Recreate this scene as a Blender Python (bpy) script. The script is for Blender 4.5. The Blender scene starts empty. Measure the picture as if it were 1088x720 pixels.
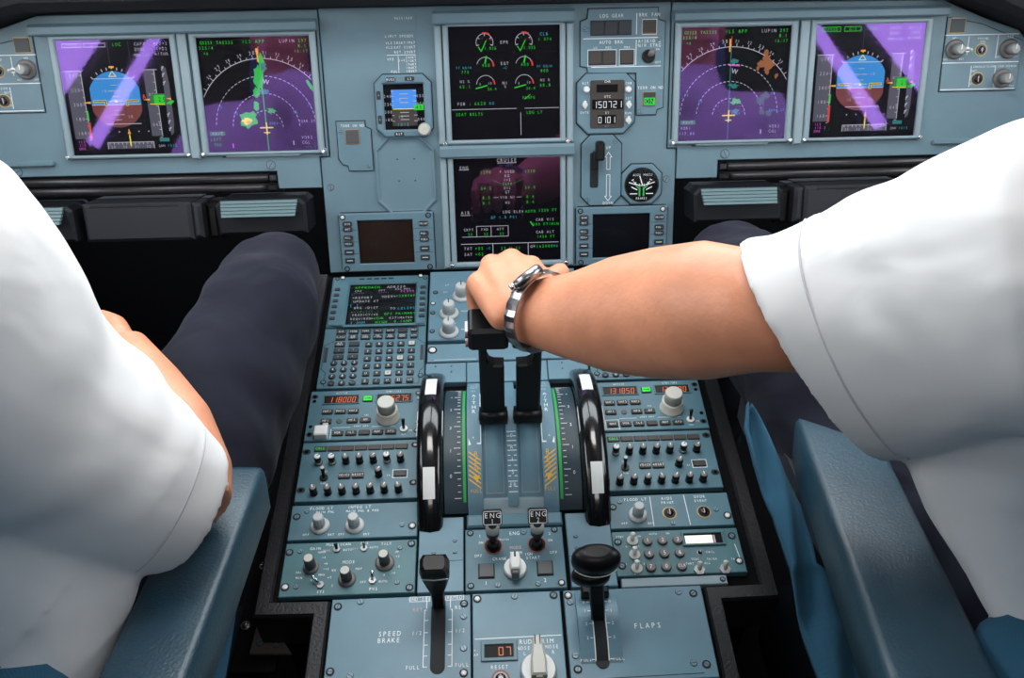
import bpy, bmesh, math, random
from math import sin, cos, pi, radians, sqrt, atan2, tan
from mathutils import Matrix, Vector, noise
random.seed(7)
SC = bpy.context.scene
COL = SC.collection
FLOOR = -0.56                      # cabin floor, metres below the seam of panel and pedestal
PANEL_LEAN, PED_SLOPE = radians(70.746), radians(8.059)

# ------------------------------------------------------------------ materials
MATS = {}
def mat(name, col, rough=0.5, metal=0.0, spec=0.5, bump=0.0, bscale=300.0, vary=0.0, vscale=20.0, emit=None, estr=1.0, coat=0.0, coat_rough=0.03, sheen=0.0, sss=0.0):
    m = bpy.data.materials.new(name); m.use_nodes = True
    nt = m.node_tree; b = nt.nodes['Principled BSDF']
    b.inputs['Base Color'].default_value = (*col, 1)
    b.inputs['Roughness'].default_value = rough
    b.inputs['Metallic'].default_value = metal
    b.inputs['Specular IOR Level'].default_value = spec
    if coat: b.inputs['Coat Weight'].default_value = coat; b.inputs['Coat Roughness'].default_value = coat_rough
    if sheen:
        b.inputs['Sheen Weight'].default_value = sheen
    if sss:
        b.inputs['Subsurface Weight'].default_value = sss
        b.inputs['Subsurface Radius'].default_value = (0.012, 0.005, 0.003)
        b.inputs['Subsurface Scale'].default_value = 1.0
    if emit:
        b.inputs['Emission Color'].default_value = (*emit, 1)
        b.inputs['Emission Strength'].default_value = estr
    if bump or vary:
        tc = nt.nodes.new('ShaderNodeTexCoord')
    if bump:
        n = nt.nodes.new('ShaderNodeTexNoise'); n.inputs['Scale'].default_value = bscale; n.inputs['Detail'].default_value = 3
        bp = nt.nodes.new('ShaderNodeBump'); bp.inputs['Strength'].default_value = bump; bp.inputs['Distance'].default_value = 0.001
        nt.links.new(tc.outputs['Object'], n.inputs['Vector']); nt.links.new(n.outputs['Fac'], bp.inputs['Height'])
        nt.links.new(bp.outputs['Normal'], b.inputs['Normal'])
    if vary:
        n = nt.nodes.new('ShaderNodeTexNoise'); n.inputs['Scale'].default_value = vscale; n.inputs['Detail'].default_value = 5
        r = nt.nodes.new('ShaderNodeValToRGB')
        r.color_ramp.elements[0].position = 0.3; r.color_ramp.elements[1].position = 0.7
        r.color_ramp.elements[0].color = (*[c * (1 - vary) for c in col], 1)
        r.color_ramp.elements[1].color = (*[min(1, c * (1 + vary)) for c in col], 1)
        nt.links.new(tc.outputs['Object'], n.inputs['Vector']); nt.links.new(n.outputs['Fac'], r.inputs['Fac'])
        nt.links.new(r.outputs['Color'], b.inputs['Base Color'])
    MATS[name] = m
    return m
def s2l(r, g, b):
    f = lambda c: (c / 255 / 12.92) if c <= 10 else ((c / 255 + 0.055) / 1.055) ** 2.4
    return (f(r), f(g), f(b))

mat('panel_paint', (0.145, 0.238, 0.292), 0.42, bump=0.10, bscale=900, vary=0.07, vscale=14)
mat('module_paint', (0.134, 0.234, 0.295), 0.42, bump=0.10, bscale=900, vary=0.07, vscale=22)
mat('pedestal_paint', (0.128, 0.248, 0.322), 0.40, bump=0.10, bscale=900, vary=0.08, vscale=18)
mat('module_teal', (0.080, 0.178, 0.228), 0.40, bump=0.08, bscale=900, vary=0.10, vscale=25)
mat('module_green', (0.064, 0.170, 0.200), 0.40, bump=0.08, bscale=900, vary=0.12, vscale=25)
mat('frame_light', (0.271, 0.361, 0.410), 0.35, bump=0.05, bscale=700)
mat('gap', (0.006, 0.009, 0.012), 0.7)
mat('black_plastic', (0.008, 0.008, 0.009), 0.36, spec=.3, bump=0.08, bscale=500)
mat('black_gloss', (0.006, 0.006, 0.007), 0.16, coat=0.4)
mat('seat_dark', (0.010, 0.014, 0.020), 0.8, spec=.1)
mat('black_matte', (0.005, 0.005, 0.006), 0.75, spec=.08, bump=0.2, bscale=260)
mat('rail_rubber', (0.014, 0.0145, 0.017), 0.42, spec=.35, bump=0.55, bscale=330)
mat('key_dark', (0.028, 0.034, 0.042), 0.45)
mat('key_brown', (0.045, 0.038, 0.034), 0.5)
mat('key_grey', (0.075, 0.080, 0.085), 0.5)
mat('knob_grey', (0.16, 0.15, 0.15), 0.42)
mat('knob_cap', (0.20, 0.19, 0.185), 0.45)
mat('cream', (0.55, 0.55, 0.50), 0.40)
mat('white_plastic', (0.80, 0.81, 0.80), 0.35)
mat('clear_white', (0.52, 0.55, 0.56), 0.22, bump=0.15, bscale=500)
mat('clear_grey', (0.27, 0.28, 0.28), 0.25, bump=0.15, bscale=500)
mat('ink', (0.92, 0.95, 0.97), 0.55)
mat('ink_pink', (0.70, 0.45, 0.50), 0.55)
mat('scale_dark', (0.026, 0.055, 0.075), 0.45)
mat('ink_amber', (0.95, 0.52, 0.05), 0.55)
mat('red_line', (0.30, 0.07, 0.05), 0.5)
mat('brass', (0.45, 0.33, 0.15), 0.4, metal=0.6)
mat('green_band', (0.03, 0.50, 0.10), 0.5)
mat('steel', (0.36, 0.36, 0.37), 0.30, metal=1.0)
mat('steel_bright', (0.85, 0.86, 0.88), 0.22, metal=1.0)
mat('screw_paint', (0.176, 0.264, 0.320), 0.35, metal=0.2)
mat('rod_metal', (0.055, 0.052, 0.056), 0.36, metal=0.6)
mat('tread_paint', (0.15, 0.24, 0.265), 0.4)
mat('grey_plastic', (0.032, 0.034, 0.042), 0.45, spec=.35, bump=0.1, bscale=400)
mat('dark_box', (0.012, 0.014, 0.019), 0.5, spec=.3)
mat('glare_fabric', (0.020, 0.022, 0.026), 0.8, spec=.2, bump=0.3, bscale=250)
mat('screen_black', (0.004, 0.004, 0.006), 0.4, spec=.12)
mat('screen_lcd', (0.022, 0.012, 0.009), 0.35, spec=.2)
mat('lens_dark', (0.010, 0.008, 0.008), 0.2)
mat('tape_grey', (0.02, 0.02, 0.02), 0.6, emit=s2l(70, 68, 86), estr=0.9)
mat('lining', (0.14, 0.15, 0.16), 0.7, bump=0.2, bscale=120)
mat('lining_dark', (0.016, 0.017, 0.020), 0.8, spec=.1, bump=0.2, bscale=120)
mat('carpet', (0.004, 0.004, 0.005), 0.95, spec=.03, bump=0.6, bscale=500)
mat('bracket_beige', (0.16, 0.145, 0.12), 0.6)
mat('leather_blue', (0.008, 0.044, 0.072), 0.42, spec=.7, coat=.22, coat_rough=.36, bump=0.6, bscale=380, vary=0.08, vscale=30)
mat('skin', (0.72, 0.300, 0.170), 0.45, bump=0.35, bscale=170, vary=0.14, vscale=22, sss=0.05)
mat('hair', (0.06, 0.04, 0.025), 0.6, bump=0.6, bscale=150)
def emis(name, c, s=1.0, base=(0.01, 0.01, 0.01)):
    return mat(name, base, 0.6, emit=c, estr=s)
emis('e_green', s2l(20, 205, 30), 0.95); emis('e_green_dim', s2l(20, 130, 40), 0.8)
emis('e_white', s2l(200, 200, 212), 0.8); emis('e_cyan', s2l(40, 175, 200), 0.85)
emis('e_teal', s2l(0, 120, 115), 0.9)
emis('e_magenta', s2l(220, 90, 220), 0.9); emis('e_amber', s2l(240, 170, 50), 1.0)
emis('e_yellow', s2l(235, 225, 60), 1.0); emis('e_red', s2l(215, 60, 45), 0.9)
emis('e_sky', s2l(18, 135, 215), 0.95); emis('e_ground', s2l(110, 40, 30), 0.9)
emis('e_orange_seg', s2l(235, 120, 70), 1.0); emis('e_led_green', s2l(30, 235, 40), 1.1)
emis('e_wx_amber', s2l(165, 95, 40), 0.75); emis('e_wx_green', s2l(20, 190, 40), 0.9); emis('e_wx_green_dim', s2l(20, 95, 45), 0.7)
emis('e_isis_sky', s2l(60, 140, 235), 1.0); emis('e_lamp', s2l(255, 250, 235), 1.2)
emis('e_seg_white', s2l(235, 240, 245), 1.0)

def fabric(name, col, rough, scale, bstr, fold=0.0):
    """woven cloth: fine wave weave plus broad soft folds in the bump"""
    m = mat(name, col, rough, spec=0.15, sheen=0.05)
    nt = m.node_tree; b = nt.nodes['Principled BSDF']
    tc = nt.nodes.new('ShaderNodeTexCoord')
    w1 = nt.nodes.new('ShaderNodeTexWave'); w1.inputs['Scale'].default_value = scale; w1.bands_direction = 'X'; w1.inputs['Distortion'].default_value = 0.4
    w2 = nt.nodes.new('ShaderNodeTexWave'); w2.inputs['Scale'].default_value = scale; w2.bands_direction = 'Z'; w2.inputs['Distortion'].default_value = 0.4
    a = nt.nodes.new('ShaderNodeMath'); a.operation = 'ADD'
    bp = nt.nodes.new('ShaderNodeBump'); bp.inputs['Strength'].default_value = bstr; bp.inputs['Distance'].default_value = 0.0006
    if not scale: w1.inputs['Scale'].default_value = w2.inputs['Scale'].default_value = 1; bp.inputs['Strength'].default_value = 0
    for w in (w1, w2): nt.links.new(tc.outputs['Object'], w.inputs['Vector'])
    nt.links.new(w1.outputs['Fac'], a.inputs[0]); nt.links.new(w2.outputs['Fac'], a.inputs[1]); nt.links.new(a.outputs[0], bp.inputs['Height'])
    last = bp
    if fold:
        n = nt.nodes.new('ShaderNodeTexNoise'); n.inputs['Scale'].default_value = 8; n.inputs['Detail'].default_value = 2.5; n.inputs['Distortion'].default_value = 0.6
        b2 = nt.nodes.new('ShaderNodeBump'); b2.inputs['Strength'].default_value = fold; b2.inputs['Distance'].default_value = 0.03
        nt.links.new(tc.outputs['Object'], n.inputs['Vector']); nt.links.new(n.outputs['Fac'], b2.inputs['Height'])
        nt.links.new(bp.outputs['Normal'], b2.inputs['Normal']); last = b2
    nt.links.new(last.outputs['Normal'], b.inputs['Normal'])
    return m
fabric('shirt_cotton', (0.80, 0.80, 0.81), 0.85, 0, 0, 0.32)
fabric('shirt_thread', (0.55, 0.55, 0.58), 0.85, 260, 0.15)
fabric('trouser_wool', (0.0145, 0.016, 0.028), 0.85, 0, 0, 0.50)
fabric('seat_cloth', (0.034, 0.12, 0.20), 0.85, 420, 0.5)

def coated_glass(name, fac, tint):
    """display cover glass: clear, with the violet anti-glare coating that mirrors the cabin"""
    m = bpy.data.materials.new(name); m.use_nodes = True; nt = m.node_tree; nt.nodes.clear()
    o = nt.nodes.new('ShaderNodeOutputMaterial'); mx = nt.nodes.new('ShaderNodeMixShader')
    t = nt.nodes.new('ShaderNodeBsdfTransparent'); g = nt.nodes.new('ShaderNodeBsdfGlossy')
    g.inputs['Roughness'].default_value = 0.035; g.inputs['Color'].default_value = (*tint, 1)
    mx.inputs['Fac'].default_value = fac
    nt.links.new(t.outputs[0], mx.inputs[1]); nt.links.new(g.outputs[0], mx.inputs[2]); nt.links.new(mx.outputs[0], o.inputs['Surface'])
    MATS[name] = m
coated_glass('display_glass', 0.060, (0.52, 0.24, 1.0))
coated_glass('clear_glass', 0.012, (0.8, 0.9, 1.0))

# ------------------------------------------------------------------ mesh builder (millimetres)
GLY = {}
def glyph(ch):
    if ch in GLY: return GLY[ch]
    cu = bpy.data.curves.new('tmp', 'FONT'); cu.body = ch; cu.size = 1.0; cu.resolution_u = 2
    ob = bpy.data.objects.new('tmp', cu)
    me = ob.to_mesh()
    vs = [(v.co.x, v.co.y) for v in me.vertices]; fs = [tuple(p.vertices) for p in me.polygons]
    ob.to_mesh_clear(); bpy.data.objects.remove(ob); bpy.data.curves.remove(cu)
    if vs:
        a = min(v[0] for v in vs); b = max(v[0] for v in vs)
        vs = [(x - (a + b) / 2, y) for x, y in vs]
        w = b - a
    else: w = 0
    GLY[ch] = (vs, fs, w); return GLY[ch]

def offset(poly, d):
    """polygon (counter-clockwise) grown by d"""
    n = len(poly); out = []
    for i in range(n):
        p0, p1, p2 = Vector(poly[i - 1]), Vector(poly[i]), Vector(poly[(i + 1) % n])
        e1 = (p1 - p0); e2 = (p2 - p1)
        if e1.length < 1e-9 or e2.length < 1e-9: out.append(tuple(p1)); continue
        e1.normalize(); e2.normalize()
        n1 = Vector((e1.y, -e1.x)); n2 = Vector((e2.y, -e2.x))
        m = n1 + n2
        if m.length < 1e-6: m = n1
        m.normalize(); k = max(0.35, m.dot(n1))
        q = p1 + m * (d / k); out.append((q.x, q.y))
    return out
def rect(x0, x1, y0, y1): return [(x0, y0), (x1, y0), (x1, y1), (x0, y1)]
def rrect(x0, x1, y0, y1, r, n=4):
    out = []
    for cx, cy, a0 in ((x1 - r, y0 + r, -90), (x1 - r, y1 - r, 0), (x0 + r, y1 - r, 90), (x0 + r, y0 + r, 180)):
        for k in range(n + 1):
            a = radians(a0 + 90 * k / n); out.append((cx + r * cos(a), cy + r * sin(a)))
    return out
def octa(x0, x1, y0, y1, c, cb=None):
    cb = c if cb is None else cb
    return [(x0 + cb, y0), (x1 - cb, y0), (x1, y0 + cb), (x1, y1 - c), (x1 - c, y1), (x0 + c, y1), (x0, y1 - c), (x0, y0 + cb)]
def ell(cx, cy, rx, ry=None, n=20, a0=0, a1=360):
    ry = rx if ry is None else ry
    full = abs(a1 - a0) >= 359.9
    return [(cx + rx * cos(radians(a0 + (a1 - a0) * k / n)), cy + ry * sin(radians(a0 + (a1 - a0) * k / n))) for k in range(n if full else n + 1)]

class MB:
    def __init__(s):
        s.v = []; s.f = []; s.m = []; s.sm = []; s.M = None
    def add(s, vs, fs, m, smooth=False):
        o = len(s.v)
        if s.M is not None: vs = [tuple(s.M @ Vector(p)) for p in vs]
        s.v += [tuple(p) for p in vs]
        for f in fs:
            s.f.append(tuple(o + i for i in f)); s.m.append(m); s.sm.append(smooth)
        return s
    def prism(s, poly, z0, z1, m, bev=0.0, top=None):
        n = len(poly)
        if bev > 0 and z1 - z0 > bev:
            t = offset(poly, -bev)
            vs = [(x, y, z0) for x, y in poly] + [(x, y, z1 - bev) for x, y in poly] + [(x, y, z1) for x, y in t]
            R = 3
        else:
            vs = [(x, y, z0) for x, y in poly] + [(x, y, z1) for x, y in poly]; R = 2
        fs = [tuple(range(n - 1, -1, -1))]
        for r in range(R - 1):
            for i in range(n):
                j = (i + 1) % n
                fs.append((r * n + i, r * n + j, (r + 1) * n + j, (r + 1) * n + i))
        s.add(vs, fs, m)
        o = len(s.v) - n
        s.f.append(tuple(range(o, o + n))); s.m.append(top or m); s.sm.append(False)
        return s
    def box(s, x0, x1, y0, y1, z0, z1, m, bev=0.0, top=None):
        return s.prism(rect(x0, x1, y0, y1), z0, z1, m, bev, top)
    def ring(s, po, pin, z0, z1, m, bev=0.0):
        """frame between two loops with the same number of points"""
        n = len(po)
        L = [(po, z0), (po, z1 - bev)] + ([(offset(po, -bev), z1), (offset(pin, bev), z1)] if bev else [(po, z1), (pin, z1)]) + [(pin, z1 - bev), (pin, z0)]
        if not bev: L = [(po, z0), (po, z1), (pin, z1), (pin, z0)]
        vs = [(x, y, z) for P, z in L for x, y in P]; fs = []
        for r in range(len(L)):
            q = (r + 1) % len(L)
            for i in range(n):
                j = (i + 1) % n; fs.append((r * n + i, r * n + j, q * n + j, q * n + i))
        return s.add(vs, fs, m)
    def flat(s, poly, z, m):
        return s.add([(x, y, z) for x, y in poly], [tuple(range(len(poly)))], m)
    def lathe(s, prof, c, m, seg=20, flute=0, fd=0.0, top=None, smooth=True):
        """profile [(r,z)] round the z axis at c; flute = number of grip grooves"""
        cx, cy, cz = c; vs = []; fs = []; K = len(prof)
        N = seg
        for r, z in prof:
            for k in range(N):
                a = 2 * pi * k / N
                rr = r * (1 - fd * (0.5 + 0.5 * cos(flute * a))) if flute else r
                vs.append((cx + rr * cos(a), cy + rr * sin(a), cz + z))
        for i in range(K - 1):
            for k in range(N):
                j = (k + 1) % N; fs.append((i * N + k, i * N + j, (i + 1) * N + j, (i + 1) * N + k))
        s.add(vs, fs, m, smooth)
        o = len(s.v) - len(vs)
        s.f.append(tuple(range(o + (K - 1) * N, o + K * N))); s.m.append(top or m); s.sm.append(False)
        s.f.append(tuple(range(o + N - 1, o - 1, -1))); s.m.append(m); s.sm.append(False)
        return s
    def cyl(s, c, r, h, m, seg=20, bev=0.0, top=None, r2=None, flute=0, fd=0.0):
        r2 = r if r2 is None else r2
        pr = [(r, 0), (r2, h)] if not bev else [(r, 0), (r2, h - bev), (r2 - bev, h)]
        return s.lathe(pr, c, m, seg, flute, fd, top)
    def tube(s, pts, r, m, seg=10, cap=True):
        P = [Vector(p) for p in pts]; n = len(P); vs = []; fs = []
        rr = r if isinstance(r, (list, tuple)) else [r] * n
        up = Vector((0.1, 0.2, 1)).normalized(); prev = None
        for i in range(n):
            t = (P[min(i + 1, n - 1)] - P[max(i - 1, 0)]).normalized()
            a = (prev if prev is not None else up); a = a - t * a.dot(t)
            if a.length < 1e-4: a = Vector((1, 0, 0)) - t * t.x
            a.normalize(); prev = a; b = t.cross(a)
            for k in range(seg):
                an = 2 * pi * k / seg; vs.append(P[i] + (a * cos(an) + b * sin(an)) * rr[i])
        for i in range(n - 1):
            for k in range(seg):
                j = (k + 1) % seg; fs.append((i * seg + k, i * seg + j, (i + 1) * seg + j, (i + 1) * seg + k))
        if cap: fs.append(tuple(range(seg - 1, -1, -1))); fs.append(tuple(range((n - 1) * seg, n * seg)))
        return s.add(vs, fs, m, True)
    def loft(s, rings, m, cap=True, smooth=True, close=False):
        n = len(rings[0]); vs = [p for r in rings for p in r]; fs = []
        for i in range(len(rings) - (0 if close else 1)):
            q = (i + 1) % len(rings)
            for k in range(n):
                j = (k + 1) % n; fs.append((i * n + k, i * n + j, q * n + j, q * n + k))
        s.add(vs, fs, m, smooth)
        if cap and not close:
            o = len(s.v) - len(vs)
            s.f.append(tuple(range(o + n - 1, o - 1, -1))); s.m.append(m); s.sm.append(False)
            s.f.append(tuple(range(o + (len(rings) - 1) * n, o + len(rings) * n))); s.m.append(m); s.sm.append(False)
        return s
    def stroke(s, pts, w, z, m, closed=False, dash=None):
        P = [Vector(p) for p in pts]
        if closed: P.append(P[0])
        if dash:
            seg = []; acc = 0.0; on = True
            for a, b in zip(P, P[1:]):
                L = (b - a).length; t = 0.0
                while t < L:
                    st = min(dash - acc, L - t)
                    if on: s.stroke([tuple(a + (b - a) * (t / L)), tuple(a + (b - a) * ((t + st) / L))], w, z, m)
                    t += st; acc += st
                    if acc >= dash - 1e-6: acc = 0; on = not on
            return s
        for a, b in zip(P, P[1:]):
            d = b - a
            if d.length < 1e-6: continue
            d.normalize(); nn = Vector((-d.y, d.x)) * w / 2; e = d * w * 0.35
            s.flat([tuple(a - nn - e), tuple(b - nn + e), tuple(b + nn + e), tuple(a + nn - e)], z, m)
        return s
    def text(s, t, x, y, h, m, z=0.0, al='c', sx=0.82, adv=0.70, rot=0.0):
        """capitals h millimetres high, evenly spaced; (x, y) is the middle of the line"""
        size = h / 0.69; st = adv * size * sx / 0.82; n = len(t)
        x0 = {'c': -(n - 1) / 2 * st, 'l': st / 2, 'r': -(n - 0.5) * st}[al]
        cr, sr = cos(radians(rot)), sin(radians(rot))
        for k, ch in enumerate(t):
            if ch == ' ': continue
            vs, fs, w = glyph(ch)
            g = sx * (min(1.0, 0.62 / w) if w > 0 else 1)
            pts = []
            for a, b in vs:
                px = x0 + k * st + a * size * g; py = b * size - h / 2
                pts.append((x + px * cr - py * sr, y + px * sr + py * cr, z))
            s.add(pts, fs, m)
        return s
    def mesh(s, name, o=(0, 0, 0), scale=0.001):
        me = bpy.data.meshes.new(name)
        me.from_pydata([((a - o[0]) * scale, (b - o[1]) * scale, (c - o[2]) * scale) for a, b, c in s.v], [], s.f)
        names = []
        for x in s.m:
            if x not in names: names.append(x)
        for x in names: me.materials.append(MATS[x])
        idx = {x: i for i, x in enumerate(names)}
        me.polygons.foreach_set('material_index', [idx[x] for x in s.m])
        me.polygons.foreach_set('use_smooth', s.sm)
        me.update()
        return me

# ------------------------------------------------------------------ scene objects
def frame(kind):
    if kind == 'P': return Matrix.Rotation(PANEL_LEAN, 4, 'X')
    if kind == 'Q': return Matrix.Rotation(PED_SLOPE, 4, 'X')
    return Matrix.Identity(4)
ORI = {}
def tagit(o, label, cat, group=None, kind=None):
    if label: o['label'] = label
    if cat: o['category'] = cat
    if group: o['group'] = group
    if kind: o['kind'] = kind
    return o
def thing(name, label, cat, fr, o=(0, 0, 0), group=None):
    e = bpy.data.objects.new(name, None); COL.objects.link(e); e.empty_display_size = 0.02
    e.matrix_world = frame(fr) @ Matrix.Translation(Vector(o) * 0.001)
    ORI[e.name] = o
    return tagit(e, label, cat, group)
def part(name, mb, parent, o=None, label=None):
    """mesh child; the builder holds millimetres of the frame the thing stands in"""
    po = ORI[parent.name]; o = po if o is None else o
    ob = bpy.data.objects.new(name, mb.mesh(name, o)); COL.objects.link(ob)
    ob.parent = parent; ob.location = [(a - b) * 0.001 for a, b in zip(o, po)]
    ORI[ob.name] = o
    if label: ob['label'] = label
    return ob
MESH = {}
def inst(name, key, build, parent, o, rot=0.0, label=None):
    """a repeated small part: mesh made once about its own origin, then shared"""
    if key not in MESH:
        mb = MB(); build(mb); MESH[key] = mb.mesh(name)
    po = ORI[parent.name]
    ob = bpy.data.objects.new(name, MESH[key]); COL.objects.link(ob)
    ob.parent = parent; ob.location = [(a - b) * 0.001 for a, b in zip(o, po)]; ob.rotation_euler = (0, 0, rot)
    ORI[ob.name] = o
    if label: ob['label'] = label
    return ob
def single(name, mb, label, cat, fr, o=(0, 0, 0), group=None, kind=None):
    ob = bpy.data.objects.new(name, mb.mesh(name, o)); COL.objects.link(ob)
    ob.matrix_world = frame(fr) @ Matrix.Translation(Vector(o) * 0.001)
    ORI[ob.name] = o
    return tagit(ob, label, cat, group, kind)

# common small parts -------------------------------------------------------
def screw(parent, x, y, z=0.0, r=3.2, kind='paint', name='screw'):
    """slotted fastener; kinds: paint (blue-grey), bright (worn), dark (in a black cup)"""
    def b(mb):
        if kind == 'dark':
            mb.cyl((0, 0, 0), r * 1.35, 0.5, 'gap', 18); mb.cyl((0, 0, 0.5), r * .8, 0.6, 'screw_paint', 16, bev=.2)
            mb.box(-r * .7, r * .7, -.35, .35, 1.1, 1.25, 'gap')
        elif kind == 'bright':
            mb.cyl((0, 0, 0), r * 1.35, 0.5, 'gap', 18); mb.lathe([(r * .9, .5), (r * .85, 1.1), (r * .5, 1.6)], (0, 0, 0), 'white_plastic', 16)
        else:
            mb.cyl((0, 0, 0), r * 1.12, 0.3, 'gap', 18); mb.cyl((0, 0, .3), r, 0.9, 'screw_paint', 18, bev=.3)
            mb.box(-r * .85, r * .85, -.3, .3, 1.2, 1.3, 'gap')
    return inst(name, ('screw', r, kind), b, parent, (x, y, z), rot=random.uniform(0, 3.1) if kind != 'bright' else 0)
def plate(mb, poly, z1=3.0, m='module_paint', gap=1.3, bev=.5):
    """module face with the dark joint line round it"""
    mb.prism(offset(poly, gap), 0.05, 0.7, 'gap'); mb.prism(poly, 0.6, z1, m, bev)
    return mb
def clear_pane(name):
    m = bpy.data.materials.new(name); m.use_nodes = True; nt = m.node_tree; nt.nodes.clear()
    o = nt.nodes.new('ShaderNodeOutputMaterial'); t = nt.nodes.new('ShaderNodeBsdfTransparent'); t.inputs['Color'].default_value = (.93, .96, .97, 1)
    nt.links.new(t.outputs[0], o.inputs['Surface']); MATS[name] = m
clear_pane('pane')
# ================================================================== MAIN INSTRUMENT PANEL
def facia(name, label, poly, extra=None):
    t = thing(name, label, 'instrument panel', 'P', (sum(p[0] for p in poly) / len(poly), 200, -14), 'main instrument panels')
    mb = MB(); mb.prism(poly, -14, 0, 'panel_paint', 1.0)
    part('facia', mb, t)
    return t
Lp = [(-251, 380), (-640, 379), (-700, 360), (-860, 318), (-860, 157), (-329, 157), (-329, 131), (-265, 131), (-265, 177), (-251, 177)]
Rp = [(251, 380), (251, 177), (265, 177), (265, 131), (327, 131), (327, 157), (860, 157), (860, 280), (785, 300), (758, 333), (700, 352), (640, 376)]
Cp = [(-249, 381), (-249, 175), (-263, 175), (-263, 1), (263, 1), (263, 175), (249, 175), (249, 381)]
left = facia('instrument_panel', 'blue-grey instrument panel in front of the pilot resting his bare elbow', Lp)
right = facia('instrument_panel', 'blue-grey instrument panel in front of the pilot reaching to the levers', Rp)
centre = facia('instrument_panel', 'blue-grey instrument panel holding the two stacked engine and system displays and the clock', Cp)

def hood(parent, x0, x1, y0, y1, z1):
    mb = MB(); x0 += 0; 
    prof = [(y1 + 1, 0), (y1, z1 * .75), (y1 - 4, z1), (y0 + 2, z1), (y0, z1 - 2), (y0, 0)]
    mb.loft([[(x0, y, z) for y, z in prof], [(x1, y, z) for y, z in prof]], 'panel_paint', smooth=False)
    part('hood', mb, parent, (x0, y0, 0))
hood(left, -648, -252, 352, 367, 17); hood(right, 252, 644, 354, 368, 17)
hood(centre, -89, 110, 356, 374, 19); hood(centre, -87, 110, 171, 188, 14)
for p, sg in ((left, -1), (right, 1)):
    mb = MB(); mb.box(*sorted((sg * 449, sg * 436)), 178, 352, 0, 9, 'frame_light', 2)     # post between the two displays
    part('post', mb, p, (sg * 442, 178, 0))
    a, b = sorted((sg * 291, sg * 400))
    mb = MB(); mb.prism(rrect(a, b, 178.5, 185, 3), 0, 6, 'frame_light', 2); mb.box(a - 5, a if sg < 0 else a, 179, 185, 0, 5, 'gap')
    part('slide_grip', mb, p, (a, 178, 0))
    a, b = sorted((sg * 649, sg * 745))
    mb = MB(); mb.prism(rrect(a, b, 172, 180, 3.5), 0, 6, 'panel_paint', 2)
    part('slide_grip', mb, p, (a, 172, 0))
    screw(p, sg * 337, 166, 0, 6); screw(p, sg * 705, 165, 0, 6)
for y0, y1 in ((190, 355), (4, 170)):
    for x0, x1 in ((-88, -78.5), (100, 109.5)):
        mb = MB(); mb.box(x0, x1, y0, y1, 0, 8, 'frame_light', 2); part('post', mb, centre, (x0, y0, 0))
for x, y in ((-252, 131), (250, 131)): screw(centre, x, y, 0, 4.5)

# ------------------------------------------------------------------ display symbology
def arc(cx, cy, r, a0, a1, n=28): return ell(cx, cy, r, r, n, a0, a1)
def clip_box(pts, h):
    return [(max(-h, min(h, x)), max(-h, min(h, y))) for x, y in pts]

def display(cx, cy, label, draw, frame_pads, knobs):
    t = thing('display_unit', label, 'display', 'P', (cx, cy - 88, 0), 'cockpit display units')
    h = 79.4; l, r, b, tp = frame_pads
    mb = MB(); mb.ring(rect(cx - h - l, cx + h + r, cy - h - b, cy + h + tp), rect(cx - h, cx + h, cy - h, cy + h), 0.0, 8, 'frame_light', 2.2)
    mb.prism(rect(cx - h - l - 1.5, cx + h + r + 1.5, cy - h - b - 1.5, cy + h + tp), 0.05, 0.5, 'gap')
    part('bezel', mb, t)
    mb = MB(); mb.box(cx - h, cx + h, cy - h, cy + h, 0.6, 1.6, 'screen_black'); sc = part('screen', mb, t)
    draw(sc, cx, cy)
    mb = MB(); mb.box(cx - h - .3, cx + h + .3, cy - h - .3, cy + h + .3, 4.0, 4.5, 'display_glass'); part('cover_glass', mb, t)
    for kx, ky in knobs:
        def bk(m): m.cyl((0, 0, 0), 5.0, 4, 'frame_light', 14, bev=1); m.lathe([(3.6, 4), (3.4, 9), (2.0, 11)], (0, 0, 0), 'steel_bright', 14)
        inst('latch_screw', ('latch',), bk, t, (kx, ky, 0.5))
    return t
def sym(name, parent, cx, cy, fn):
    mb = MB(); mb.M = Matrix.Translation((cx, cy, 1.75)); fn(mb); mb.M = None
    part(name, mb, parent, (cx, cy, 1.75))

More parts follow.
